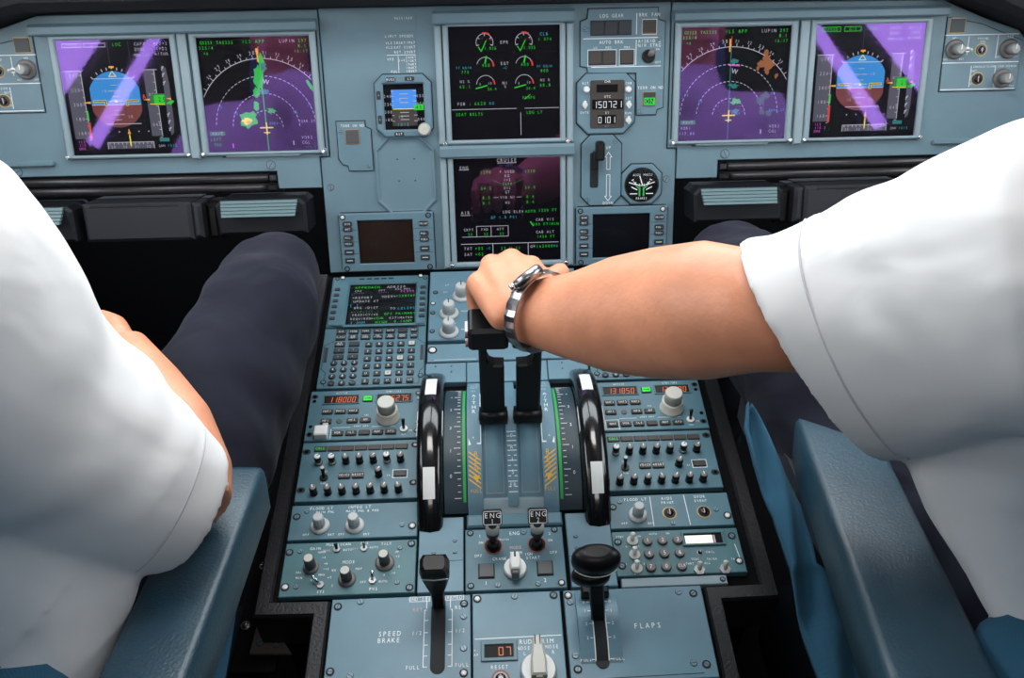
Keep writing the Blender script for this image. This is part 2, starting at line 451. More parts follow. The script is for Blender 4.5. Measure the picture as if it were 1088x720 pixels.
def pfd(right_side):
    def draw(sc, cx, cy):
        def horizon(m):
            ax, ay = -8, -1
            top = [(-35, -8), (35, -8)] + [(35, 14)] + ell(0, 0, 38, 38, 16, 25, 155) + [(-35, 14)]
            m.flat([(x + ax, y + ay) for x, y in top], 0, 'e_sky')
            bot = [(35, -8), (-35, -8), (-35, -16)] + ell(0, -2, 38, 38, 16, 208, 332) + [(35, -16)]
            m.flat([(x + ax, y + ay) for x, y in bot], 0, 'e_ground')
            m.stroke([(ax - 34, -9), (ax + 34, -9)], 1.0, .1, 'e_white'); m.stroke([(ax - 29, 27), (ax + 29, 27)], 1.0, .1, 'e_white')
            m.stroke([(ax - 19, -36), (ax + 31, -36)], 1.0, .1, 'e_white')
            for yy, w in ((18, 4), (10, 9), (2, 4), (-4, 10), (-17, 3), (-23, 9), (-30, 4)): m.stroke([(ax - w, yy), (ax + w, yy)], .8, .1, 'e_white')
            for yy in (10, -26):
                m.text('10', ax - 15, yy, 4, 'e_white', .1); m.text('10', ax + 17, yy, 4, 'e_white', .1)
            m.stroke([(ax, 14), (ax, -24)], .7, .1, 'e_green_dim'); m.stroke([(ax - 8, -3), (ax + 8, -3)], .8, .12, 'e_green')
        def bank(m):
            for a in (45, 58, 70, 80, 100, 110, 122, 135):
                m.stroke([(-8 + 40 * cos(radians(a)), -1 + 40 * sin(radians(a))), (-8 + 43 * cos(radians(a)), -1 + 43 * sin(radians(a)))], 1.2, 0, 'e_white')
            m.flat([(-10, 43), (-6, 43), (-8, 39.5)], .1, 'e_amber'); m.stroke([(-13, 30), (-3, 30), (-8, 37)], 1.0, .15, 'e_yellow', closed=True)
            m.box(-11.5, -4.5, 41.5, 44, .05, .2, 'e_amber')
        def wings(m):
            for s in (-1, 1):
                q = [(-8 + s * 31, -4), (-8 + s * 15, -4), (-8 + s * 15, -10)]
                m.stroke(q, 3.0, .2, 'e_yellow'); m.stroke(q, 1.4, .3, 'screen_black')
            m.box(-9.5, -6.5, -6, -3, .2, .4, 'e_yellow')
        def speed(m):
            m.flat(rect(-74, -52, -56, 38), 0, 'tape_grey'); m.stroke([(-52, 38), (-52, -56)], .9, .1, 'e_white')
            m.stroke([(-74, 38), (-49, 38)], .9, .1, 'e_white')
            for k, s in enumerate(('240', '220', '200', '180', '160')):
                y = 32 - 20 * k; m.text(s, -63, y, 4.6, 'e_white', .1); m.stroke([(-55, y), (-52, y)], .8, .1, 'e_white'); m.stroke([(-54, y - 10), (-52, y - 10)], .8, .1, 'e_white')
            m.flat([(-56, -5.5), (-44, -4), (-44, -7)], .2, 'e_amber'); m.stroke([(-51, -18), (-51, -30)], 2.2, .2, 'e_green'); m.stroke([(-51, -34), (-51, -56)], 3.2, .2, 'e_red')
        def alt(m):
            m.flat(rect(36, 51, -54, 38), 0, 'tape_grey'); m.stroke([(51, 38), (51, -54)], .9, .1, 'e_white'); m.stroke([(36, 38), (55, 38)], .9, .1, 'e_white')
            for k in range(9): m.stroke([(48, 32 - 11 * k), (51, 32 - 11 * k)], .8, .1, 'e_white')
            m.text('055', 45, 4, 4.2, 'e_white', .2); m.text('045', 45, -38, 4.2, 'e_white', .2)
            m.flat(rect(42, 62, -11, 5), .25, 'e_green_dim'); m.flat(rect(46, 61, -9, 3), .3, 'e_green'); m.stroke([(40, -9), (60, -10)], 1.0, .4, 'e_yellow'); m.text('25', 57, -3, 6, 'screen_black', .5)
            m.flat([(30, -3), (40, -1.6), (40, -4.4)], .3, 'e_amber'); m.stroke([(31, -1), (32, 4), (34, -1)], 1.3, .3, 'e_red')
            m.flat(rect(46, 60, -62, -57), .1, 'e_teal'); m.text('QNH', 48, -68, 3.2, 'e_white', .1); m.text('1015', 63, -68, 3.6, 'e_cyan', .1)
        def vs(m):
            m.flat([(62, 44), (68, 40), (70, 20), (70, -34), (68, -50), (64, -54), (62, -30), (62, 20)], 0, 'tape_grey')
            for y in (40, 31, 20, -24, -34, -44): m.stroke([(62, y), (65, y + 2), (62, y - 3)], 1.1, .1, 'e_white')
            m.flat([(63, -2), (70, -1), (70, -4)], .2, 'e_amber'); m.stroke([(64, -9), (71, -5), (68, -10), (73, -6)], 2.0, .2, 'e_green')
        def heading(m):
            m.flat(rect(-29, 37, -71, -62), 0, 'tape_grey'); m.stroke([(-29, -71), (-29, -62), (37, -62), (37, -71)], .9, .1, 'e_white')
            for k in range(11): m.stroke([(-26 + 6 * k, -62), (-26 + 6 * k, -65)], .8, .1, 'e_white')
            for k, s in enumerate(('29', '30', '31', '32')): m.text(s, -22 + 17 * k, -68.5, 3.6, 'e_white', .1)
            m.stroke([(4, -44), (4, -68)], 1.2, .2, 'e_amber'); m.flat([(1.5, -50), (6.5, -50), (4, -45)], .25, 'e_amber'); m.stroke([(4, -53), (4, -66)], 1.8, .3, 'e_yellow')
            for x in (-24, -10, 18, 32): m.box(x - .8, x + .8, -47.8, -46.2, 0, .2, 'e_white')
            m.text('ILS', -66, -60, 3.4, 'e_magenta', .1); m.text('110.3', -62, -65, 3.4, 'e_magenta', .1); m.text('DME', -66, -70, 3.4, 'e_magenta', .1); m.text('2.1', -52, -68, 3.2, 'e_green_dim', .1)
        def modes(m):
            if right_side:
                for x0, x1, s in ((-70, -44, 'SPEED'), (-38, -14, 'G/S')):
                    m.stroke(rect(x0, x1, 70, 76), .8, .1, 'e_green', closed=True); m.text(s, (x0 + x1) / 2, 73, 3.8, 'e_green', .1)
            else:
                m.stroke(rect(-72, -46, 70, 75), .8, .1, 'e_white', closed=True); m.stroke(rect(-42, -12, 70, 75), .8, .1, 'e_white', closed=True)
                m.text('SPEED', -59, 72.5, 3.6, 'e_white', .1); m.text('G/S', -27, 72.5, 3.6, 'e_white', .1)
            m.text('LOC', 4, 73, 4.4, 'e_green', .1)
            m.text('CAT3', 36, 73, 4.0, 'e_white', .1); m.text('DUAL', 36, 66, 4.0, 'e_white', .1); m.text('MDA', 31, 58, 3.6, 'e_white', .1); m.text('100', 43, 58, 3.8, 'e_cyan', .1)
            m.text('AP1+2', 65, 73, 4.0, 'e_white', .1); m.text('1FD2', 66, 66, 4.0, 'e_white', .1); m.text('A/THR', 65, 59, 4.0, 'e_white', .1)
            m.stroke([(-9, 77), (-9, 47)], .4, .1, 'tape_grey'); m.stroke([(20, 77), (20, 47)], .4, .1, 'tape_grey')
        for n, f in (('attitude_horizon', horizon), ('bank_scale', bank), ('wing_symbol', wings), ('speed_tape', speed), ('altitude_tape', alt), ('vertical_speed_scale', vs), ('heading_tape', heading), ('mode_readout', modes)):
            sym(n, sc, cx, cy, f)
    return draw

def nd(right_side):
    def draw(sc, cx, cy):
        ax, ay = (7, -46) if not right_side else (-5, -44)
        R = 96
        inb = lambda x, y: abs(x) < 78 and abs(y) < 78
        def rose(m):
            pts = [p for p in arc(ax, ay, R, 20, 160, 90) if inb(*p)]
            m.stroke(pts, .9, 0, 'e_white')
            for a in range(36, 150, 5):
                p = (ax + R * cos(radians(a)), ay + R * sin(radians(a))); L = 5 if a % 10 == 6 else 2.8
                q = (ax + (R + L) * cos(radians(a)), ay + (R + L) * sin(radians(a)))
                if inb(*q): m.stroke([p, q], .8, 0, 'e_white')
            for k, s in enumerate(('36', '35', '34', '33', '32', '31', '30', '29', '28', '27', '26', '25')):
                a = 36 + 10 * k; q = (ax + (R + 8) * cos(radians(a)), ay + (R + 8) * sin(radians(a)))
                if inb(q[0] * 1.03, q[1] * 1.03): m.text(s if len(s) < 3 else s[0], q[0], q[1], 5 if k % 3 == 0 else 3.8, 'e_white', .05, rot=a - 90)
        def rings(m):
            for r, d in ((72, 3.3), (48, 3.1), (24, 2.9)):
                m.stroke([p for p in arc(ax, ay, r, 2, 178, 110) if inb(*p)], .9, 0, 'e_white', dash=d)
            for r in (72, 48):
                for a in (22, 158):
                    m.text('15' if r == 72 else '10', ax + r * cos(radians(a)) * .96, ay + r * sin(radians(a)) + 3, 3.8, 'e_cyan', .05)
        def radar(m):
            rnd = random.Random(3 if right_side else 5)
            def blob(x, y, rx, ry, mt, z=.02, n=18, j=.3):
                m.flat([(x + rx * (1 + rnd.uniform(-j, j)) * cos(2 * pi * k / n), y + ry * (1 + rnd.uniform(-j, j)) * sin(2 * pi * k / n)) for k in range(n)], z, mt)
            if not right_side:
                blob(2, 24, 7, 17, 'e_wx_green'); blob(-2, 4, 5, 7, 'e_wx_green'); blob(8, 46, 4, 9, 'e_wx_green', j=.4); blob(10, 38, 6, 6, 'e_teal')
                blob(-5, -15, 4, 6, 'e_wx_green'); blob(8, 4, 7, 4, 'e_teal'); blob(4, 60, 2, 5, 'e_amber')
                blob(-18, -34, 13, 11, 'e_wx_green'); blob(-20, -36, 7, 5, 'e_yellow', .06); blob(-18, -38, 3, 2.5, 'e_amber', .08)
                m.flat([(69, 18), (72, 20), (79, 9), (79, 2), (74, 8)], .02, 'e_wx_green')
                blob(16, -22, 6, 4, 'e_wx_green', j=.5)
            else:
                for k in range(26):
                    x, y = 28 + rnd.gauss(18, 9), 12 + rnd.gauss(16, 7); blob(x, y, rnd.uniform(2, 5), rnd.uniform(2, 5), 'e_wx_amber', .02 + k * .004, 9, .5)
                for k in range(14):
                    x, y = 44 + rnd.gauss(0, 5), -28 + rnd.gauss(6, 10); blob(x, y, rnd.uniform(2, 5), rnd.uniform(2, 6), 'e_wx_green_dim', .02 + k * .003, 9, .5)
                blob(0, 32, 6, 3, 'e_teal'); blob(0, -2, 7, 3, 'e_teal', j=.5); blob(4, -24, 7, 4, 'e_wx_green', j=.5); blob(4, -38, 6, 3, 'e_teal', j=.5)
        def route(m):
            m.stroke([(ax, -78), (ax - 1, 56)], 1.1, .1, 'e_green' if not right_side else 'e_teal')
            m.stroke([(ax - 9, ay), (ax + 9, ay)], 1.8, .2, 'e_yellow'); m.stroke([(ax, ay + 7), (ax, ay - 9)], 1.8, .2, 'e_yellow'); m.stroke([(ax - 4, ay - 7), (ax + 4, ay - 7)], 1.5, .2, 'e_yellow')
            m.stroke([(ax - 3, 62), (ax - 3, 46)], 2.0, .15, 'e_amber'); m.stroke([(ax - 1, 66), (ax - 1, 54)], .9, .2, 'e_red')
            m.stroke([(ax + 2, 22), (ax + 3, 16), (ax + 6, 21), (ax + 7, 15), (ax + 10, 20)], 1.0, .15, 'e_white')
            m.text('EDDF', ax + 11, -40 if not right_side else -42, 3.4, 'e_cyan', .15)
            for k in range(6):
                a = radians(15 + 25 * k); m.text('+', ax + 21 * cos(a), ay + 20 * sin(a), 2.6, 'e_magenta', .15)
            if right_side: m.stroke([(ax - 3, 27), (ax + 12, 26)], 2.0, .15, 'e_magenta')
        def readout(m):
            m.text('GS223', -66, 72.5, 4.0, 'e_green', .1, adv=.62); m.text('TAS232', -40, 72.5, 4.0, 'e_green', .1); m.text('325/4', -67, 65.5, 4.2, 'e_green', .1); m.text('+6', -68, 58, 3.8, 'e_green', .1)
            m.text('ILS APP', 0, 73, 4.6, 'e_green', .1)
            m.text('LUPIN', 47, 73, 4.4, 'e_white', .1); m.text('297', 69, 73, 4.4, 'e_green', .1); m.text('8.1', 68, 66, 4.2, 'e_green', .1); m.text('16:17', 66, 59, 4.0, 'e_green', .1)
            m.flat(rect(-76, -54, -56, -50), .05, 'e_green_dim'); m.text('WX+T', -65, -53, 4, 'e_white', .1)
            m.text('LEFT' if not right_side else 'VOR1', -68, -61, 4.0, 'e_green' if not right_side else 'e_white', .1); m.text('TRK' if not right_side else '117.80', -66, -69, 4.0, 'e_green' if not right_side else 'e_white', .1)
            m.text('VOR2', 64, -61, 4.2, 'e_white', .1); m.text('CGL', 62, -68, 4.2, 'e_white', .1); m.text('115.9', 68, -75, 3.4, 'e_green_dim', .1); m.text('TERR.ST', 66, -38, 3.4, 'e_white' if not right_side else 'e_cyan', .1)
            m.stroke([(44, -66), (44, -71)], 1.6, .1, 'e_white')
            if not right_side: m.stroke([(-44, -68), (-44, -73)], 1.8, .1, 'e_magenta')
        for n, f in (('compass_rose', rose), ('range_rings', rings), ('weather_returns', radar), ('flight_plan', route), ('data_readout', readout)): sym(n, sc, cx, cy, f)
    return draw

def ewd(sc, cx, cy):
    def gauges(m):
        for s in (-1, 1):
            gx = -28 if s < 0 else 28
            m.stroke(arc(gx, 56, 12, -20, 200), .75, 0, 'e_white'); m.stroke(arc(gx, 56, 13, 60, 100, 6), 2.0, .05, 'e_red')
            for a in (-20, 35, 90, 145, 200): m.stroke([(gx + 9 * cos(radians(a)), 56 + 9 * sin(radians(a))), (gx + 12 * cos(radians(a)), 56 + 12 * sin(radians(a)))], 1, .05, 'e_white')
            m.text('1.0', gx - 6, 62, 2.8, 'e_green_dim', .05); m.text('1.5', gx + 6, 60, 2.8, 'e_red', .05)
            m.stroke([(gx - 9, 50), (gx - 5, 44), (gx + 2, 58)], 1.2, .1, 'e_green'); m.text('1.035', gx + 8, 48, 4.0, 'e_green', .1, adv=.62)
            m.stroke(arc(gx, 24, 12, 30, 165), .75, 0, 'e_white'); m.stroke(arc(gx, 24, 12, 0, 30, 5), 2.2, .05, 'e_red'); m.text('400', gx + 1, 25, 4.2, 'e_green', .1); m.stroke([(gx, 28), (gx + 2, 37)], 2.0, .1, 'e_green')
            m.stroke(arc(gx, -2, 13, 30, 175), .75, 0, 'e_white'); m.stroke(arc(gx, -2, 13, 5, 30, 5), 2.0, .05, 'e_red'); m.stroke([(gx - 14, -7), (gx + 2, -3)], 1.5, .1, 'e_green')
            m.text('5', gx - 8, -1, 3.2, 'e_white', .1); m.text('10', gx + 6, 0, 3.2, 'e_white', .1); m.text('26.4', gx + 9, -8, 3.8, 'e_green', .1, adv=.62)
    def labels(m):
        m.text('EPR', 0, 56, 4.2, 'e_white'); m.text('EGT', 0, 27, 4.2, 'e_white'); m.text('~C', 0, 21, 3.2, 'e_cyan'); m.text('N1', 0, 0, 4.2, 'e_white'); m.text('%', 0, -5, 3.4, 'e_white')
        m.text('CLB', 57, 66, 4.2, 'e_cyan'); m.text('1.374', 58, 59, 4.0, 'e_green')
        for s in (-1, 1):
            m.text('FF KG/H', 58 * s - 1, 22, 3.2, 'e_cyan'); m.text('770' if s < 0 else '800', 57 * s, 16, 4.0, 'e_green')
            m.text('N2 %', 58 * s, 3, 3.6, 'e_white'); m.text('62.1' if s < 0 else '60.8', 58 * s, -4, 4.2, 'e_green')
        m.text('FOB :', -60, -28, 4.2, 'e_white'); m.text('6620', -37, -28, 4.4, 'e_green'); m.text('KG', -20, -28, 3.8, 'e_cyan'); m.text('FLAPS', 34, -21, 3.8, 'e_green'); m.stroke([(28, -23), (36, -17)], 1.0, .1, 'e_green')
    def memo(m):
        m.stroke([(-78, -36), (16, -36)], .8, 0, 'e_white'); m.stroke([(28, -36), (78, -36)], .8, 0, 'e_white'); m.stroke([(22, -42), (22, -74)], .8, 0, 'e_white')
        m.text('SEAT BELTS', -53, -43, 4.0, 'e_green'); m.text('LDG LT', 42, -42, 4.0, 'e_green')
    for n, f in (('engine_gauges', gauges), ('gauge_labels', labels), ('memo_block', memo)): sym(n, sc, cx, cy, f)
def sdp(sc, cx, cy):
    def page(m):
        m.text('CRUISE', 0, 73, 5.0, 'e_white'); m.stroke([(-14, 69), (14, 69)], .8, 0, 'e_white')
        m.text('ENG', -64, 63, 4.6, 'e_white'); m.stroke([(-71, 60), (-57, 60)], .7, 0, 'e_white')
        for y, l, mid, r in ((56, '1290', 'F.USED', '1310'), (50, '', 'KG', ''), (44, '', '1+2', ''), (38, '', '2600', ''), (32, '54.5', 'OIL', '54.0'), (26, '', 'QT', ''), (18, '0.2', 'VIB N1', '0.4'), (10, '0.1', 'N2', '0.4')):
            if l: m.text(l, -32, y, 4.2, 'e_green'); m.text(r, 34, y, 4.2, 'e_green')
            m.text(mid, 0, y, 3.8, 'e_green' if mid == '2600' else 'e_white')
        for s in (-1, 1): m.stroke([(s * 9, 38), (s * 22, 44)], .6, 0, 'e_green_dim')
        for s in (-1, 1): m.stroke([(s * 14, 18), (s * 21, 18)], .6, 0, 'e_white')
    def air(m):
        m.text('AIR', -64, -4, 4.8, 'e_white'); m.stroke([(-71, -8), (-57, -8)], .7, 0, 'e_white')
        m.text('LDG ELEV', 8, -4, 4.0, 'e_white'); m.text('AUTO', 34, -4, 4.0, 'e_green'); m.text('1230 FT', 60, -3, 4.0, 'e_green'); m.text('\u0394P 1.8 PSI', -6, -12, 4.0, 'e_cyan')
        m.text('CAB V/S', 56, -17, 4.0, 'e_white'); m.stroke([(34, -20), (38, -26)], 1.6, 0, 'e_green'); m.text('300 FT/MIN', 57, -24, 4.0, 'e_green')
        m.text('CAB ALT', 56, -36, 4.0, 'e_white'); m.text('1450 FT', 57, -43, 4.0, 'e_green')
        for k, s in enumerate(('CKPT', 'FWD', 'AFT')):
            m.text(s, -60 + 24 * k, -30, 3.8, 'e_white'); m.text('22', -58 + 24 * k, -37, 3.8, 'e_green')
        m.stroke([(-48, -25), (0, -25), (0, -41), (-48, -41), (-48, -25)], .7, 0, 'e_white'); m.stroke([(-26, -25), (-26, -41)], .7, 0, 'e_white'); m.stroke([(-70, -41), (-48, -41)], .7, 0, 'e_white')
    def status(m):
        m.stroke([(-72, -52), (76, -52)], .9, 0, 'e_white'); m.stroke([(-24, -52), (-24, -76)], .9, 0, 'e_white'); m.stroke([(30, -52), (30, -76)], .9, 0, 'e_white')
        m.text('TAT', -62, -59, 4.4, 'e_white'); m.text('SAT', -62, -68, 4.4, 'e_white'); m.text('+05', -45, -59, 4.6, 'e_green'); m.text('+02', -45, -68, 4.6, 'e_green'); m.text('~C', -31, -59, 3.4, 'e_cyan')
        m.text('23 H 51', 3, -60, 4.4, 'e_green'); m.text('GW', 37, -58, 4.2, 'e_white'); m.text('162000', 55, -58, 4.4, 'e_green'); m.text('KG', 72, -58, 3.6, 'e_cyan')
    for n, f in (('engine_page', page), ('air_page', air), ('status_line', status)): sym(n, sc, cx, cy, f)

side = lambda c: [(c - 87, 186 - 1), (c + 87, 186 - 1)]
display(-539, 266, 'primary flight display with blue horizon ball before the pilot resting his elbow', pfd(False), (9, 9, 5, 7), side(-539))
display(-344, 266, 'navigation display with compass arc and bright green radar echoes', nd(False), (9, 9, 5, 7), side(-344))
display(344, 266, 'navigation display with compass arc and a faint amber radar echo', nd(True), (9, 9, 5, 7), side(344))
display(539, 266, 'primary flight display with blue horizon ball before the pilot reaching to the levers', pfd(True), (9, 9, 5, 7), side(539))
display(10.8, 275, 'black engine and warning display with six round gauges, above the cruise page screen', ewd, (8, 8, 6, 1), [(-79, 191), (101, 191)])
display(10.8, 92, 'black system display headed CRUISE, just behind the hand and below the engine gauges', sdp, (8, 8, 8, 0), [(-76, 9), (98, 9)])

# ------------------------------------------------------------------ push buttons
def button(parent, x0, x1, y0, y1, z=3.0, frame_m='key_dark', face='key_brown', legend=None, lm='ink', lh=3, name='push_button', label=None, bar=None):
    mb = MB(); mb.box(x0, x1, y0, y1, z - .2, z + 1.2, frame_m, .3)
    mb.box(x0 + 1, x1 - 1, y0 + 1, y1 - 1, z + 1.0, z + 2.6, face, .6)
    if bar: mb.box(x0 + 1.5, x1 - 1.5, y0 + 1.2, y0 + 2.6, z + 2.5, z + 2.75, bar)
    if legend: mb.text(legend, (x0 + x1) / 2, (y0 + y1) / 2, lh, lm, z + 2.75)
    return part(name, mb, parent, ((x0 + x1) / 2, (y0 + y1) / 2, z), label)
def side_knob(parent, x, y, z, r=14, cap=(11, 3)):
    """rotary dimmer: clear skirt, grey knob, small off-set inner cap"""
    mb = MB(); mb.lathe([(r, 0), (r, 2), (r * .86, 5), (r * .8, 5)], (x, y, z), 'knob_grey', 28)
    k = part('rotary_knob', mb, parent, (x, y, z))
    mb = MB(); mb.lathe([(r * .62, 4.5), (r * .55, 18), (r * .42, 20)], (x, y, z), 'clear_grey', 24, flute=12, fd=.08)
    mb.box(x - .6, x + .6, y, y + r * .5, z + 20, z + 20.3, 'ink')
    part('knob_cap', mb, k, (x, y, z + 4))
def hole_knob(parent, x, y, z, r=7.5, ringm='brass'):
    mb = MB(); mb.cyl((x, y, z), r * 1.2, .5, ringm, 24); mb.cyl((x, y, z + .5), r, 1.2, 'lens_dark', 24, bev=.4)
    mb.lathe([(r * .7, 1.7), (r * .6, 3.2), (r * .3, 3.6)], (x, y, z), 'black_gloss', 18); mb.box(x - .5, x + .5, y - r * .5, y + r * .5, z + 3.6, z + 3.9, 'ink_pink')
    return part('selector', mb, parent, (x, y, z))
def toggle(parent, x, y, z, dx=0, dy=8, h=12, nut='steel', bat='steel_bright', r=2.0, name='toggle_switch'):
    mb = MB(); mb.cyl((x, y, z), r * 2.3, 2.2, nut, 6 if nut == 'steel' else 16)
    k = part(name, mb, parent, (x, y, z))
    mb = MB(); mb.tube([(x, y, z + 1), (x + dx * .5, y + dy * .5, z + h * .6), (x + dx, y + dy, z + h), (x + dx * 1.1, y + dy * 1.1, z + h + 1)], [r * .75, r * .9, r * 1.15, r * .6], bat, 10)
    part('switch_bat', mb, k, (x, y, z + 1))
    return k

# side lighting panels ------------------------------------------------------
def side_panel(sg, label):
    poly = [(sg * 650, 249), (sg * 650, 352), (sg * 700, 342), (sg * 764, 318), (sg * 764, 249)]
    if sg > 0: poly = poly[::-1]
    poly = [p for p in poly]
    t = thing('lighting_panel', label, 'control panel', 'P', (sg * 705, 249, 0), 'outboard lighting panels')
    a = sum(poly[i - 1][0] * poly[i][1] - poly[i][0] * poly[i - 1][1] for i in range(len(poly)))
    if a < 0: poly = poly[::-1]
    mb = MB(); plate(mb, poly, 2.5, 'panel_paint', 1.0); part('face_plate', mb, t)
    x = lambda v: sg * v
    mb = MB()
    for yy, x0, x1 in ((327.5, 649, 757), (289, 649, 762), (251.5, 651, 761)): mb.stroke([(x(x0), yy), (x(x1), yy)], 1.1, 2.6, 'ink')
    for xx, y0, y1 in ((684, 300, 325), (727, 295, 326), (693, 255, 284), (729, 257, 284)): mb.stroke([(x(xx), y0), (x(xx), y1)], .9, 2.6, 'ink')
    for s, xx, yy, h in (('ND', 663, 323, 3.4), ('PFD/ND', 705, 322, 3.0), ('XFR', 705, 317.5, 3.0), ('PFD', 745, 324, 3.4), ('CONSOLE/FLOOR', 712, 283, 2.8), ('LOUD SPEAKER', 746, 283, 2.6), ('BRT', 698, 277, 3), ('DIM', 698, 269, 3), ('OFF', 698, 259, 3), ('OFF', 653, 294, 2.6), ('BRT', 677, 294, 2.6), ('OFF', 731, 296, 2.6), ('BRT', 757, 296, 2.6), ('OFF', 732, 255, 2.6), ('MAX', 757, 255, 2.6)):
        mb.text(s, x(xx), yy, h, 'ink', 2.6, adv=.62)
    part('lettering', mb, t, (x(705), 249, 2.6))
    button(t, *sorted((x(653), x(676))), 330, 351, 2.5, 'brass', 'key_dark')
    side_knob(t, x(665), 308, 2.5); hole_knob(t, x(704), 306.5, 2.5); side_knob(t, x(745), 307, 2.5)
    hole_knob(t, x(704), 266, 2.5, 8); side_knob(t, x(741), 266, 2.5)
    toggle(t, x(683), 307, 2.5, x(3), 0, 9, bat='white_plastic', r=1.8)
side_panel(-1, 'small outboard lighting panel beside the resting pilot\'s flight display')
side_panel(1, 'small outboard lighting panel beside the reaching pilot\'s flight display')

# placards ------------------------------------------------------------------
mb = MB(); mb.box(-224, -113, 348, 373, .02, .7, 'panel_paint', .2); mb.text('9615/500', -131, 366, 3.2, 'ink', .8)
single('placard', mb, 'almost blank blue-grey registration placard above the speed limits placard', 'placard', 'P', (-168, 348, 0))
mb = MB(); mb.box(-158, -115, 291, 347.5, .02, .7, 'panel_paint', .2)
for s, x, y in (('LIMIT', -150, 342), ('SPEEDS', -128, 342), ('VLE', -153, 333), ('280KT/M67', -131, 333), ('VLO', -153, 327), ('EXT 250KT', -131, 327), ('RET 230KT', -131, 320.5), ('VFE', -152, 311), ('1+F', -136, 309), ('FULL', -146, 294)):
    mb.text(s, x, y, 3.4, 'ink', .8, adv=.64, sx=.9)
for k, s in enumerate(('240KT', '215KT', '196KT', '186KT', '180KT')): mb.text(s, -123, 313 - k * 4.7, 3.2, 'ink', .8, adv=.62, sx=.9)
mb.stroke([(-157, 316.5), (-116, 316.5)], .7, .8, 'ink'); mb.stroke([(-141, 315), (-141, 296)], .7, .8, 'ink')
single('placard', mb, 'white lettered speed limits placard above the small square standby display', 'placard', 'P', (-136, 291, 0))

# standby instrument ----------------------------------------------------------
t = thing('standby_display', 'small square standby attitude display with blue sky and a white knob', 'display', 'P', (-136, 202, 0))
mb = MB(); poly = octa(-177, -96, 202, 290, 12); mb.prism(offset(poly, 1.5), .05, 1, 'gap'); mb.ring(poly, octa(-165, -107, 213, 277, .5), .5, 9, 'module_paint', 2.5)
part('bezel', mb, t)
mb = MB(); mb.box(-165, -107, 213, 277, 1, 3, 'screen_black'); s_ = part('screen', mb, t)
mb = MB(); mb.M = Matrix.Translation((-136, 245, 3.1))
mb.flat(rect(-18, 18, -2, 24), 0, 'e_isis_sky'); mb.flat(rect(-18, 18, -27, -2), 0, 'key_brown')
for y in (18, 12, 6, -8, -13, -18): mb.stroke([(-6, y), (6, y)], .9, .1, 'e_white')
for y in (22, 15, 8, 2, -12, -20): mb.stroke([(14, y), (18, y)], .9, .1, 'e_white'); mb.stroke([(-18, y), (-15, y)], .7, .1, 'e_white')
mb.text('10', -8, 10, 4, 'e_white', .1); mb.text('10', -6, -14, 4, 'e_white', .1); mb.stroke([(-16, -3), (18, -3)], 1.2, .12, 'e_yellow')
for k, s in enumerate(('240', '220', '200', '180')): mb.text(s, -23.5, 15 - 11 * k, 4, 'e_white', .1); mb.text(('055', '050', '', '040')[k], 23.5, 15 - 11 * k, 4, 'e_white', .1)
mb.flat(rect(14, 28, -5, 3), .2, 'e_green'); mb.text('45', 21, -1, 5, 'screen_black', .3); mb.text('1015', -3, -25, 4.5, 'e_cyan', .1)
mb.M = None; part('attitude_picture', mb, s_, (-136, 245, 3.1))
mb = MB(); mb.box(-165, -107, 213, 277, 5, 5.4, 'clear_glass'); part('cover_glass', mb, t)
mb = MB(); mb.lathe([(9.5, 0), (9, 9), (7.5, 16), (6, 17)], (-108, 213, 6), 'cream', 24); part('rotary_knob', mb, t, (-108, 213, 6), 'round cream knob')
for x, y, s, w in ((-153, 283.5, 'BUGS', 14), (-126, 284, 'LS', 14), (-145, 207, 'RST', 14)):
    mb = MB(); mb.prism(rrect(x - w / 2, x + w / 2, y - 3, y + 3, 2.5), 8.5, 10, 'key_dark', .5); mb.text(s, x, y, 3.2, 'ink', 10.1); part('push_button', mb, t, (x, y, 8.5))
for y in (262, 228):
    mb = MB(); mb.prism(rrect(-174.5, -168.5, y - 6, y + 6, 2), 8.5, 10, 'key_dark', .5); mb.text('+', -171.5, y, 3.2, 'ink_pink', 10.1); part('push_button', mb, t, (-171.5, y, 8.5))

# left terrain button panel ------------------------------------------------------
t = thing('button_panel', 'small notched panel with one dark square button beside the empty octagonal recess', 'control panel', 'P', (-211, 155, 0))
poly = [(-222, 155), (-187, 155), (-187, 160), (-187, 214), (-195, 218), (-195, 226), (-236, 226), (-236, 172), (-230, 164), (-223, 163)]
mb = MB(); plate(mb, poly); part('face_plate', mb, t)
mb = MB(); mb.text('TERR ON ND', -213, 220, 3.6, 'ink', 3.1, adv=.66); part('lettering', mb, t, (-213, 220, 3))
button(t, -224, -204, 194, 215, 3, 'brass', 'key_grey'); screw(t, -231, 211, 3, 2.4); screw(t, -193, 161, 3, 2.4)
# blank recess ---------------------------------------------------------------------
t = thing('blanking_plate', 'empty sunken octagonal blanking plate below the standby display', 'blanking plate', 'P', (-139, 92, 0))
po = octa(-180, -99, 92, 200, 18); pi_ = offset(po, -7); mb = MB()
mb.ring(offset(po, 3.5), offset(po, -.5), 0.02, 3.2, 'panel_paint', 1.2)
n = len(po); mb.loft([[(x, y, 1.0) for x, y in po], [(x, y, .25) for x, y in offset(po, -3)], [(x, y, .2) for x, y in pi_]], 'panel_paint', cap=False, smooth=False); mb.flat(pi_, .2, 'panel_paint')
part('plate', mb, t)
for x, y in ((-151, 170), (-126, 170), (-150, 138), (-126, 138)):
    def bh(m): m.cyl((0, 0, 0), 1.1, .3, 'gap', 10)
    inst('rivet_hole', ('rvt',), bh, t, (x, y, .3))

